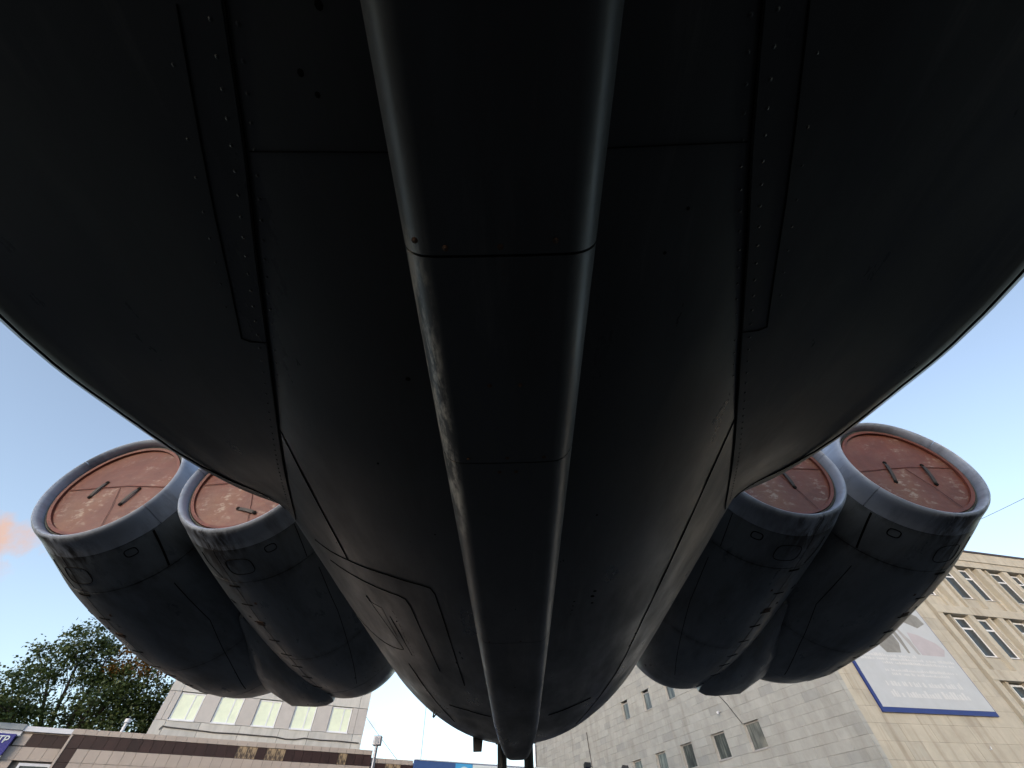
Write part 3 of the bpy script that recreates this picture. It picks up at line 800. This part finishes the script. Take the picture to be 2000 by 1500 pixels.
cand.sort(key=lambda c: (not in_view(c), math.hypot((c[0]+c[1])/2, 23) + (0 if (c[2] > 2.2) else 8)))
mbs = MB()
for i, (p, q, a, b) in enumerate(cand):
    dy = r2.uniform(-.010, .010); g_ = .0035
    if i < 285: piece('stone_block', 'stone', hall, p+g_, q-g_, dy, .30, a+g_, b-g_, XL)
    else: mbs.box(p+g_, q-g_, dy, .26, a+g_, b-g_, tone=r2.random())
link('stone_courses', mbs.me(), M['stone'], hall, kind='stuff', mtx=XL)
# corner return strip and coping of the side wall
cb = MB(); cb.box(-54, CL_+.0, -.06, .4, TOP-.14, TOP+.02); link('coping', cb.me(), M['coping'], hall, mtx=XL)
mb = MB(); mb.box(-54, CL_, -.0, .26, TOP-1.05, TOP-.15); link('cornice', mb.me(), M['stone'], hall, mtx=XL)
def window(parent, X, x0, x1, z0, z1, y, frame, glass, fw=.05, transom=None, mullion=None, depth=.06):
    mb = MB()
    mb.box(x0, x1, y, y+depth, z0, z0+fw); mb.box(x0, x1, y, y+depth, z1-fw, z1)
    mb.box(x0, x0+fw, y+.001, y+depth, z0+fw, z1-fw); mb.box(x1-fw, x1, y+.001, y+depth, z0+fw, z1-fw)
    xs = [x0+fw] + ([mullion-fw/2, mullion+fw/2] if mullion else []) + [x1-fw]
    zs = [z0+fw] + ([transom-fw/2, transom+fw/2] if transom else []) + [z1-fw]
    if mullion: mb.box(xs[1], xs[2], y+.002, y+depth, z0+fw, z1-fw)
    if transom: mb.box(x0+fw, x1-fw, y-.012, y+depth, zs[1], zs[2])
    o = link('window', mb.me(), M[frame], parent, mtx=X)
    for i in range(0, len(xs), 2):
        for j in range(0, len(zs), 2):
            m2 = MB(); m2.box(xs[i], xs[i+1], y+.025, y+.04, zs[j], zs[j+1]); link('pane', m2.me(), M[glass], o)
    return o
for c, b, h, w in wins:
    o = window(hall, XL, c-w/2, c+w/2, b, b+h, .13, 'grey_frame', 'glass', .07)
    m2 = MB(); m2.box(c-w/2+.01, c+w/2-.01, -.035, .14, b-.03, b+.012); link('sill', m2.me(), M['grey_frame'], o)
# pipe at the far end of the wall, cables down the face
mb = MB(); mb.box(-54.35, -54.02, .05, .45, -H, TOP-.2); link('end_pilaster', mb.me(), M['sheet'], hall, mtx=XL)
def cable_obj(name, pts, r, parent, X, m='cable', **k):
    mb = MB(); mb.tube(pts, r, 6); return link(name, mb.me(), M[m], parent, mtx=X, **k)
cable_obj('downpipe', [(-53.7, -.07, 1.5), (-53.7, -.07, 9)], .05, hall, XL, 'cable')
cable_obj('wall_cable', [(-22.9, -.03, 5.24), (-23.2, -.03, 5.7), (-23.5, -.03, 6.2), (-24.2, -.03, 7.1), (-24.4, -.03, 8.4)], .022, hall, XL)
cable_obj('wall_cable', [(-41.2, -.04, 2.0), (-41.0, -.04, 4.2), (-41.4, -.04, 5.2), (-41.6, -.04, 6.8), (-41.7, -.04, 8)], .03, hall, XL)
cable_obj('wall_cable', [(-41.2, -.04, 2.5), (-38, -.04, 3.1), (-34.4, -.04, 3.8)], .03, hall, XL)

# banner facade: flush stone slabs left of the groove
r3 = random.Random(11); z = -1.55; row = 0; cnt = 0; CH2 = .62
GX0, GX1 = 30.75, 31.10
mbs = MB()
while z < 12.7:
    x = CS; first = True; zt = min(z+CH2, 12.75)
    while x < GX0 - .02:
        L = (.5 if row % 2 else .95) if first else r3.choice((.8, .95, .95, 1.15)); first = False
        x1 = min(GX0, x+L)
        if GX0 - x1 < .3: x1 = GX0
        dy = r3.uniform(-.005, .005)
        if z > 2.2: piece('stone_slab', 'beige', hall, x+.0025, x1-.0025, dy, .52, z+.0025, zt-.0025)
        else: mbs.box(x+.004, x1-.004, dy, .52, z+.004, zt-.004, tone=r3.random())
        x = x1
    z += CH2; row += 1
link('stone_plinth_courses', mbs.me(), M['beige'], hall, kind='stuff')
mb = MB(); mb.box(GX0, GX1, .22, .52, -H+.01, 12.75); link('groove', mb.me(), M['beige_dark'], hall)
# framed part: pilasters, fins, spandrels and bands
PX0, PSP, NP = 31.10, 2.36, 10
XE = PX0 + PSP*(NP-1) + .42
floors = [(-.23, 2.67, 0), (3.14, 6.02, 0), (6.50, 9.40, 0), (9.86, 12.72, 1)]     # opening bottom/top
bands = [(2.67, 3.14), (6.02, 6.50), (9.40, 9.86)]
for b0, b1 in bands:
    x = PX0
    while x < XE:
        x1 = min(XE, x + 1.18); piece('band_slab', 'beige', hall, x+.003, x1-.003, -.035, .52, b0, b1); x = x1
b0, b1 = 12.75, 13.22
x = CS
while x < XE:
    x1 = min(XE, x + 1.18); piece('cornice_slab', 'beige_stain' if abs(x-33.9) < .5 else 'beige', hall, x+.003, x1-.003, -.04, .52, 12.75, 13.2)
    piece('parapet_slab', 'beige', hall, x+.004-.0, x1-.004, -.10, .52, 13.2, 13.88); x = x1
mb = MB(); mb.box(CS-.05, XE, -.16, .4, 13.88, 14.02); link('coping', mb.me(), M['coping'], hall)
WD = .42                                # depth of the window wall behind the pilaster faces
mb = MB(); mb.box(PX0+.01, XE, WD+.02, WD+.06, -H+.01, 12.75); 
back = link('recessed_wall', mb.me(), M['beige'], hall)
mb = MB(); mb.box(PX0, XE, .0, .52, -H+.01, -.23); link('plinth', mb.me(), M['beige'], hall)
for f0, f1, shift in floors:
    for k in range(NP):
        x = PX0 + PSP*k
        piece('pilaster', 'beige', hall, x, x+.42, .0, WD+.02, f0, f1)
    for k in range(NP-1):
        x = PX0 + PSP*k + .42; W_ = PSP - .42
        left = ((k + shift) % 2 == 0)       # gap-fin-window or window-fin-gap
        if left: fx0 = x + .50; w0, w1 = fx0 + .17, x + W_
        else: w0, w1 = x, x + W_ - .67; fx0 = w1
        piece('fin', 'beige', hall, fx0, fx0+.17, .10, WD+.02, f0, f1)
        piece('spandrel', 'beige', hall, w0, w1, .24, WD+.02, f0, f0+.68)
        piece('spandrel', 'beige', hall, x if left else fx0+.17, fx0 if left else x+W_, .30, WD+.02, f0, f0+.9)
        o = window(hall, Matrix.Identity(4), w0+.03, w1-.03, f0+.70, f1-.08, WD-.12, 'white_frame', 'glass_dark', .09, transom=f1-.08-.62, mullion=(w0+.36) if (k*7+int(f0)) % 3 == 0 else None)
        m2 = MB(); m2.box(w0+.01, w1-.01, .20, WD-.02, f0+.685, f0+.715); link('sill', m2.me(), M['grey_frame'], o)
cable_obj('wall_hook', [(27.3, -.01, 3.2), (27.3, -.09, 3.2), (27.33, -.09, 3.3)], .02, hall, Matrix.Identity(4), 'sheet')

# banner hung on the stone
bn = thing('wall_banner', 'large pale printed banner with a blue border hanging on the stone facade at right', 'banner', FB)
bx0, bx1, bz0, bz1 = 22.35, 29.35, 4.42, 11.3
mb = MB(); mb.box(bx0, bx1, -.10, -.02, bz0, bz1); link('backing', mb.me(), M['blue'], bn)
mb = MB(); mb.box(bx0+.15, bx1-.05, -.112, -.100, bz0+.19, bz1-.12); link('printed_sheet', mb.me(), M['print_white'], bn)
def poly(mb, pts, z=-.116):
    k = len(pts); V = [(x, z, y) for x, y in pts] + [(x, -.1125, y) for x, y in pts]
    mb.add(V, [tuple(range(k))] + [(i, i+k, (i+1) % k+k, (i+1) % k) for i in range(k)])
def q(u, v):  # banner-local fractions: u 0..1 left-right, v 0..1 bottom-top
    return (bx0+.15 + u*(bx1-bx0-.2), bz0+.19 + v*(bz1-bz0-.31))
mb = MB()
poly(mb, [q(.36, .355), q(.50, .36), q(.545, .43), q(.53, .56), q(.49, .66), q(.43, .80), q(.40, .80), q(.42, .60), q(.47, .47), q(.44, .47), q(.39, .62), q(.35, .72), q(.33, .62), q(.31, .50), q(.33, .41)])
poly(mb, [q(.60, .66), q(.86, .56), q(.97, .60), q(.95, .66), q(.80, .72), q(.62, .74)])
poly(mb, [q(.57, .36), q(.59, .36), q(.60, .47), q(.575, .60), q(.53, .68), q(.545, .58)], -.1158)
link('printed_picture', mb.me(), M['print_grey'], bn)
mb = MB()
poly(mb, [q(.66, .355), q(.685, .355), q(.68, .46), q(.63, .56), q(.60, .60), q(.62, .52)])
for v0, v1, u0, u1 in ((.42, .455, .04, .34), (.485, .53, .08, .33), (.56, .60, .02, .32), (.635, .69, .02, .32), (.72, .74, .0, .30), (.775, .81, .0, .56), (.85, .87, .1, .6), (.91, .95, .1, .9)):
    poly(mb, [q(u0, v0), q(u1, v0-.004), q(u1, v1-.004), q(u0, v1)])
link('printed_picture', mb.me(), M['print_soft'], bn)
mb = MB(); poly(mb, [q(.70, .352), q(.92, .352), q(.97, .40), q(.93, .45), q(.80, .505), q(.71, .52), q(.69, .44)]); link('printed_picture', mb.me(), M['print_pink'], bn)
mb = MB(); rb = random.Random(3)       # lines of white print, illegible at this distance
for v, h_, u0, u1 in ((.325, .016, .10, .62), (.30, .014, .07, .95), (.275, .014, .25, .92), (.225, .014, .23, .9), (.20, .012, .27, .8), (.13, .030, .16, .86), (.062, .034, .15, .86)):
    u = u0
    while u < u1:
        w = rb.uniform(.008, .02)*(1.5 if h_ > .02 else 1); hh = h_*rb.choice((1, 1, .75, 1.35))
        poly(mb, [q(u, v), q(u+w, v), q(u+w*.8, v+hh), q(u+.002, v+hh)], -.1165); u += w + rb.uniform(.002, .006) + (.02 if rb.random() < .12 else 0)
link('printed_lines', mb.me(), M['print_light'], bn, kind='stuff')

# security camera on the side wall
t = thing('security_camera', 'small white security camera on the grey stone side wall between windows', 'camera', FL)
mb = MB(); mb.tube([(-24.3, .0, 6.05), (-24.3, -.18, 6.03)], .03, 8); link('bracket', mb.me(), M['grey_frame'], t)
mb = MB(); mb.tube([(-24.3, -.16, 6.02), (-24.15, -.42, 5.95)], [.055, .065], 10); link('camera_body', mb.me(), M['sheet'], t)

# ---------------------------------------------------- left: concrete panel block
FP = facade(-27, 42)
pb = thing('panel_block', 'pale concrete panel building behind the low tiled one at left', 'building', FP)
x0, x1 = -6.85, 7.50
mb = MB(); mb.box(x0+.02, x1-.02, .22, 16, -H, 14.2); link('wall', mb.me(), M['joint'], pb)
mb = MB(); mb.box(x0-.1, x1+.1, -.1, 16.1, 14.2, 14.6); link('roof_edge', mb.me(), M['coping'], pb)
wl = [(-6.07, -4.45), (-3.42, -1.80), (-.76, .86), (1.90, 3.52), (4.65, 6.27)]
def ppanel(name, m, a, b, c, d, y=0.): 
    o = piece(name, m, pb, a+.012, b-.012, y + random.uniform(-.004, .004), .22, c+.012, d-.012); return o
for fl in range(-2, 3):
    zb = 7.17 + fl*3.2
    # continuous panels below the windows
    xs_ = [x0, x0+.75, -1.36-2.6, -1.36, 1.31, 3.41, 6.72, x1]
    for a, b in zip(xs_[:-1], xs_[1:]):
        if fl >= 0:
            ppanel('wall_panel', 'panel', a, b, zb-1.62, zb-.03)
        else: ppanel('wall_panel', 'panel', a, b, zb-1.62, zb-.03)
    # piers between windows
    es = [x0, x0+.38] + [v for w in wl for v in w] + [6.72, x1]
    pr = [(x0, x0+.40), (x0+.40, wl[0][0])] + [(wl[i][1], wl[i+1][0]) for i in range(4)] + [(wl[4][1], 6.72), (6.72, x1)]
    for a, b in pr: ppanel('pier_panel', 'panel_pink', a, b, zb-.03, zb+1.58, .02)
    for a, b in wl:
        o = window(pb, Matrix.Identity(4), a+.02, b-.02, zb, zb+1.55, .10, 'white_frame', 'glass_pale', .085, mullion=a+.02+(b-a)*.60)
        m2 = MB(); m2.box(a, b, -.06, .1, zb-.05, zb+.01); link('sill', m2.me(), M['white_frame'], o)
pts = [(-6.25, -.05, 6.62), (-6.15, -.05, 6.80), (-5.6, -.06, 6.76), (-4.2, -.06, 6.72), (-2.8, -.06, 6.66), (-1.4, -.06, 6.68), (.2, -.06, 6.66), (1.2, -.06, 6.66), (1.9, -.06, 6.58), (2.6, -.06, 6.60), (3.2, -.06, 6.70), (4.4, -.06, 6.66), (5.6, -.06, 6.68), (7.3, -.06, 6.64)]
cable_obj('wall_cable', pts, .035, pb, Matrix.Identity(4))

# ---------------------------------------------------- low tiled building in front
FT = facade(-29, 20)
lb = thing('tiled_arcade', 'low building clad in beige and dark brown tiles across the bottom left', 'building', FT)
TX0, TX1, TX2, TXW = -4.40, 4.80, 6.50, -12.0
mb = MB(); mb.box(TX0+.02, TX1-.02, .06, 9, -H, 2.98); link('wall', mb.me(), M['joint'], lb)
mb = MB(); mb.box(TX1-.02, 22, .26, 9, -H, 2.78); link('wall', mb.me(), M['joint'], lb)
mb = MB(); mb.box(TXW, TX0+.02, .40, 9, -H, 2.90); link('wall', mb.me(), M['joint'], lb)
TW = .305
def trow(xa, xb, z0, z1, y, m, tw=TW, skip=None):
    x = xa
    while x < xb - .02:
        xe = min(xb, x+tw)
        mm = m(x) if callable(m) else m
        if not (skip and skip(x, xe)):
            piece('wall_tile', mm, lb, x+.004, xe-.004, y + random.uniform(-.002, .002), y+.08, z0+.004, z1-.004)
        x = xe
trow(TX0, TX1, 2.885, 3.02, -.02, 'tile')
trow(TX0+.06, TX1, 2.585, 2.885, -.0, lambda x: 'tile_marble' if (.05 < x < 1.75 and abs(x-.9) > .1) or 3.4 < x < 3.6 else 'tile_brown')
for j, zt in enumerate((2.585, 2.285, 1.985)):
    piece('wall_tile', 'tile_brown', lb, TX0+.064, TX0+.36, .0, .08, zt-.296, zt-.004)
    trow(TX0+.365, TX1, zt-.30, zt, -.003, 'tile')
piece('edge_tile', 'tile', lb, TX0, TX0+.058, -.018, .08, 1.69, 2.88)
mb = MB()
for j in range(5, 12):
    x = TX0
    while x < TX1-.05:
        mb.box(x+.004, x+.30, -.003, .08, 2.585-(j-1)*.3-.296-.3, 2.585-(j-1)*.3-.304, tone=random.random()); x += .305
link('lower_tiles', mb.me(), M['tile'], lb, kind='stuff')
# left wing, set back
mb = MB(); mb.box(-5.62, TX0-.01, .20, .75, 2.915, 3.03); link('roof_flashing', mb.me(), M['sheet'], lb)
mb = MB(); mb.box(TXW, -5.62, .16, .75, 2.93, 3.06); link('roof_flashing', mb.me(), M['grey_sheet'], lb)
mb = MB(); mb.box(TXW, -5.62, .24, .5, 2.80, 2.93); link('fascia_strip', mb.me(), M['sheet'], lb)
trow(-5.66, TX0, 2.885, 2.915, .30, 'tile'); 
piece('wall_tile', 'tile', lb, -5.66, -5.37, .30, .38, 2.62, 2.88)
for a in (-5.36, -5.05, -4.74): piece('wall_tile', 'tile_brown', lb, a+.003, a+.307 if a < -4.8 else TX0-.06, .298, .38, 2.60, 2.88)
trow(-9.06, TX0, 2.31, 2.60, .30, 'tile'); trow(-9.06, TX0, 2.0, 2.31, .30, 'tile', skip=lambda a, b: b > -5.25)
trow(-9.06, -5.25, 1.7, 2.0, .30, 'tile')
o = window(lb, Matrix.Identity(4), -5.22, TX0-.05, .6, 2.27, .33, 'sheet', 'glass_dark', .06)
# right lower wing
trow(TX1, TX2, 2.71, 2.85, .20, 'tile'); trow(TX1, TX2, 2.41, 2.71, .20, lambda x: 'tile_marble' if 5.3 < x < 5.8 else 'tile_brown'); trow(TX1, TX2, 2.11, 2.41, .20, 'tile')
def text_mesh(name, body, size, m, parent, X, bold=0., ext=.006, align='LEFT'):
    cu = bpy.data.curves.new(name, 'FONT'); cu.body = body; cu.size = size; cu.extrude = ext; cu.align_x = align; cu.offset = bold
    o = bpy.data.objects.new(name, cu); COL.objects.link(o)
    dg = bpy.context.evaluated_depsgraph_get(); me = bpy.data.meshes.new_from_object(o.evaluated_get(dg)); bpy.data.objects.remove(o)
    me.materials.clear(); o = link(name, me, M[m], parent, mtx=X @ Matrix.Rotation(R_(90), 4, 'X')); return o
# blue sign at the far left, end of its two lines
t = thing('shop_sign', 'dark blue sign with white serif letters cut by the left picture edge', 'sign', FT)
mb = MB(); mb.box(-8.4, -5.68, .12, .22, 2.38, 2.83); link('sign_board', mb.me(), M['deepblue'], t)
text_mesh('lettering', 'ЦЕНТР', .20, 'signwhite', t, Matrix.Translation((-5.76, .112, 2.635)), .004, align='RIGHT')
text_mesh('lettering', 'Р', .25, 'signwhite', t, Matrix.Translation((-5.90, .112, 2.44)), .008, align='RIGHT')
mb = MB(); mb.box(-8.4, -5.68, .14, .22, 2.30, 2.37); link('sign_trim', mb.me(), M['signwhite'], t)
# long sign board on the right wing
t = thing('long_sign_board', 'long blue and white sign board along the bottom behind the trestle', 'sign', FT)
mb = MB(); mb.box(TX2, 19.5, .02, .14, 1.6, 2.84); link('sign_board', mb.me(), M['steelblue'], t)
mb = MB(); mb.box(TX2, 19.5, .0, .15, 2.842, 2.87); link('sign_trim', mb.me(), M['sheet'], t)
mb = MB(); mb.box(8.22, 8.96, .005, .019, 1.9, 2.82); link('emblem_panel', mb.me(), M['cyan'], t)
mb = MB()
for (r, y0_) in ((.30, -.002),):
    V = [(8.60 + r*math.cos(2*math.pi*k/32), y0_, 2.44 + r*math.sin(2*math.pi*k/32)) for k in range(32)] + [(8.60 + r*math.cos(2*math.pi*k/32), .004, 2.44 + r*math.sin(2*math.pi*k/32)) for k in range(32)]
    mb.add(V, [tuple(range(32))] + [(k, k+32, (k+1) % 32+32, (k+1) % 32) for k in range(32)])
link('emblem', mb.me(), M['signwhite'], t)
mb = MB()
r = .235; V = []
for k in range(33):
    a = 2*math.pi*k/32
    for rr_ in (r, r+.02): V += [(8.60+rr_*math.cos(a), -.006, 2.44+rr_*math.sin(a))]
mb.add(V, grid(V, 33, 2)); link('emblem_ring', mb.me(), M['steelblue'], t)
mb = MB(); mb.box(8.97, 12.25, .004, .019, 1.7, 2.82); link('white_panel', mb.me(), M['signwhite'], t)
text_mesh('lettering', 'ЦЕНТР', .24, 'steelblue', t, Matrix.Translation((9.15, .0, 2.50)), .006, ext=.002)
mb = MB(); mb.box(12.26, 19.4, .006, .019, 1.7, 2.82); link('blue_panel', mb.me(), M['blue'], t)
# floodlights standing on that sign
for (x, lab) in ((14.45, 'small black floodlight on the long sign board beside the trestle'), (16.6, 'small grey floodlight on bent arm at the right end of the sign board')):
    t = thing('floodlight', lab, 'floodlight', FT @ Matrix.Translation((x, 0, 2.87)))
    s_ = 1
    mb = MB(); mb.tube([(0, .08, 0), (0, -.10, .10), (0, -.22, .12)], .014, 6); link('arm', mb.me(), M['cable'], t)
    V = [(-.16, -.42, .06), (.16, -.42, .06), (.12, -.20, .02), (-.12, -.20, .02), (-.16, -.38, .22), (.16, -.38, .22), (.12, -.20, .16), (-.12, -.20, .16)]
    link('lamp_head', mesh('lamp_head', V, BOXF), M['black' if x < 15 else 'cable'], t)
# vent pipe on the roof, floodlight bracket at the left
t = thing('roof_vent', 'thin pale vent pipe with a cap on the low roof before the trees', 'vent pipe', FT @ Matrix.Translation((-3.45, 1.5, 2.98)))
mb = MB(); mb.tube([(0, 0, 0), (.0, 0, .50)], .05, 10); link('pipe', mb.me(), M['sheet'], t)
mb = MB(); mb.tube([(0, 0, .50), (0, 0, .60)], .095, 12); link('vent_cap', mb.me(), M['sheet'], t)
t = thing('sign_lamp', 'small grey floodlight on a thin arm above the dark blue sign', 'floodlight', FT @ Matrix.Translation((-6.45, .2, 2.9)))
mb = MB(); mb.tube([(0, .1, .0), (.0, -.25, .02), (-.05, -.45, .20)], .012, 6); link('arm', mb.me(), M['cable'], t)
mb = MB(); mb.box(-.22, .04, -.56, -.40, .18, .27); link('lamp_head', mb.me(), M['grey_sheet'], t)

# ---------------------------------------------------- lamp post
a = R_(-15.2); D = 13.5
t = thing('lamp_post', 'slim grey steel pole topped by a small square light', 'lamp post', Matrix.Translation((D*math.sin(a), D*math.cos(a), 0)))
mb = MB(); mb.tube([(0, 0, 0), (0, 0, 2.0), (0, 0, H+2.07)], [.065, .05, .038], 12); link('pole', mb.me(), M['galv'], t, smooth=True)
mb = MB(); mb.box(-.095, .095, -.08, .08, H+2.07, H+2.25); bevel(link('lamp_head', mb.me(), M['galv'], t), .012)
mb = MB(); mb.box(-.05, .05, -.092, -.082, H+2.10, H+2.21); link('lens', mb.me(), M['print_light'], t)

# ---------------------------------------------------- overhead wires
def P3(az, el, d):
    x, y, z = dirv(az, el); k = d/math.hypot(x, y); return Vector((x*k, y*k, z*k + H))
def wire(p, q_, sag, r, label):
    mb = MB(); pts = [p.lerp(q_, i/24) - Vector((0, 0, 4*sag*(i/24)*(1-i/24))) for i in range(25)]; mb.tube(pts, r, 5)
    o = link('overhead_wire', mb.me(), M['cable'], None, label=label, cat='wire', group='thin overhead wires')
wire(P3(-10.6, 14.2, 60), P3(-10.4, 7.0, 40), .0, .022, 'near-vertical thin wire against the sky left of the tail')
wire(P3(-20, 13.5, 48), P3(-12.0, 7.0, 38), .1, .015, 'slanting thin wire just right of the panel building')
wire(P3(47.5, 19.6, 60), P3(64, 20.5, 60), .3, .02, 'thin wire crossing the sky above the stone building')

# ---------------------------------------------------- trees
def tree(name, label, az, dist, height, crown, seed, nclump, autumn=0., leaves=44, sc=1.0):
    """crown: list of (dx, dz, rx, rz) lobes in metres relative to the trunk foot, z above ground"""
    rr_ = random.Random(seed); a = R_(az); nclump /= sc*sc
    crown = [tuple(v*sc for v in c) for c in crown]; height *= sc
    t = thing(name, label, 'tree', Matrix.Translation((dist*math.sin(a), dist*math.cos(a), 0)) @ Matrix.Rotation(-a, 4, 'Z'), 'trees behind the low building')
    mb = MB(); fork = height*.34
    mb.tube([(0, 0, 0), (.08, .05, fork*.5), (0, 0, fork), (.1, .1, height*.62), (-.1, .1, height*.86)], [height*.028, height*.022, height*.018, height*.010, .02], 9)
    link('trunk', mb.me(), M['bark'], t, smooth=True)
    V = []; F = []; T = []; V2 = []; F2 = []; T2 = []
    limbs = MB(); tips = []
    for (dx, dz, rx, rz) in crown:
        c = Vector((dx, rr_.uniform(-.5, .5)*rx*.5, dz))
        st_ = Vector((0, 0, min(fork*rr_.uniform(.8, 1.3), dz*.8)))
        mid = st_.lerp(c, .55) + Vector((rr_.uniform(-.3, .3), rr_.uniform(-.3, .3), -.2))
        limbs.tube([st_, mid, c], [height*.011, height*.008, height*.003], 6)
        for _ in range(int(nclump*rx*rz)):
            while True:
                p = Vector((rr_.uniform(-1, 1), rr_.uniform(-1, 1), rr_.uniform(-1, 1)))
                if .25 < p.length < 1: break
            p = c + Vector((p.x*rx, p.y*rx*.9, p.z*rz)); tips.append(p)
            if rr_.random() < .35: 
                m_ = mid.lerp(c, rr_.random()); limbs.tube([m_, m_.lerp(p, .6) + Vector((0, 0, -.05)), p], [.03, .018, .006], 4)
    link('limb', limbs.me(), M['bark'], t, smooth=True)
    for p in tips:
        red = autumn > 0 and p.x > crown[-1][0] - crown[-1][2] and p.z > crown[-1][1]-crown[-1][3]*.4 and rr_.random() < autumn
        sz = rr_.uniform(.28, .50)*sc; dn = Vector((rr_.uniform(-1, 1), rr_.uniform(-1, 1), rr_.uniform(-.4, .5))).normalized()
        ton = rr_.random()
        for _ in range(leaves):
            o = p + dn*rr_.uniform(-1, 1)*sz*1.3 + Vector((rr_.gauss(0, .42)*sz, rr_.gauss(0, .42)*sz, rr_.gauss(0, .3)*sz))
            u = Vector((rr_.gauss(0, 1), rr_.gauss(0, 1), rr_.gauss(0, .6))).normalized(); w = u.orthogonal().normalized()
            w = (w*math.cos(rr_.random()*6.28) + u.cross(w)*math.sin(rr_.random()*6.28)); l_ = rr_.uniform(.055, .10)*sc; b_ = l_*.55
            VV, FF, TT = (V2, F2, T2) if red else (V, F, T)
            k = len(VV); VV += [tuple(o - u*l_), tuple(o + w*b_), tuple(o + u*l_), tuple(o - w*b_)]; FF.append((k, k+1, k+2, k+3)); TT.append(min(1, max(0, ton*.6 + rr_.random()*.4)))
    link('crown', mesh('crown', V, F, T), M['leaf'], t, kind='stuff')
    if F2: link('autumn_foliage', mesh('autumn', V2, F2, T2), M['leaf_autumn'], t, kind='stuff')
    return t
tree('broadleaf_tree', 'big dark green tree with some orange leaves near its top', -41.4, 48, 9.6,
     [(-3.0, 6.6, 1.5, 1.1), (-2.6, 8.2, 1.1, .95), (-1.8, 9.0, 1.1, 1.0), (-2.2, 5.4, 1.4, 1.0), (0.0, 6.8, 1.7, 1.4), (1.4, 6.3, 1.6, 1.3), (2.2, 5.2, 1.3, 1.0), (-.6, 8.6, 1.3, 1.1), (.4, 5.0, 1.6, .9), (2.0, 7.4, 1.3, 1.0), (-1.0, 4.9, 1.6, .8), (3.1, 6.2, .9, 1.2), (.9, 8.6, 1.3, 1.2)], 21, 40, autumn=.85, sc=1.47)
tree('broadleaf_tree', 'lower dark green tree at the left picture edge', -49.6, 50, 7.8,
     [(-2.4, 6.0, 1.8, 1.2), (0, 6.3, 1.8, 1.3), (1.5, 6.0, 1.2, 1.1), (1.9, 5.2, 1.5, .9), (0, 5.0, 1.8, .9), (-2.2, 4.8, 1.8, .9)], 33, 38, sc=1.47)
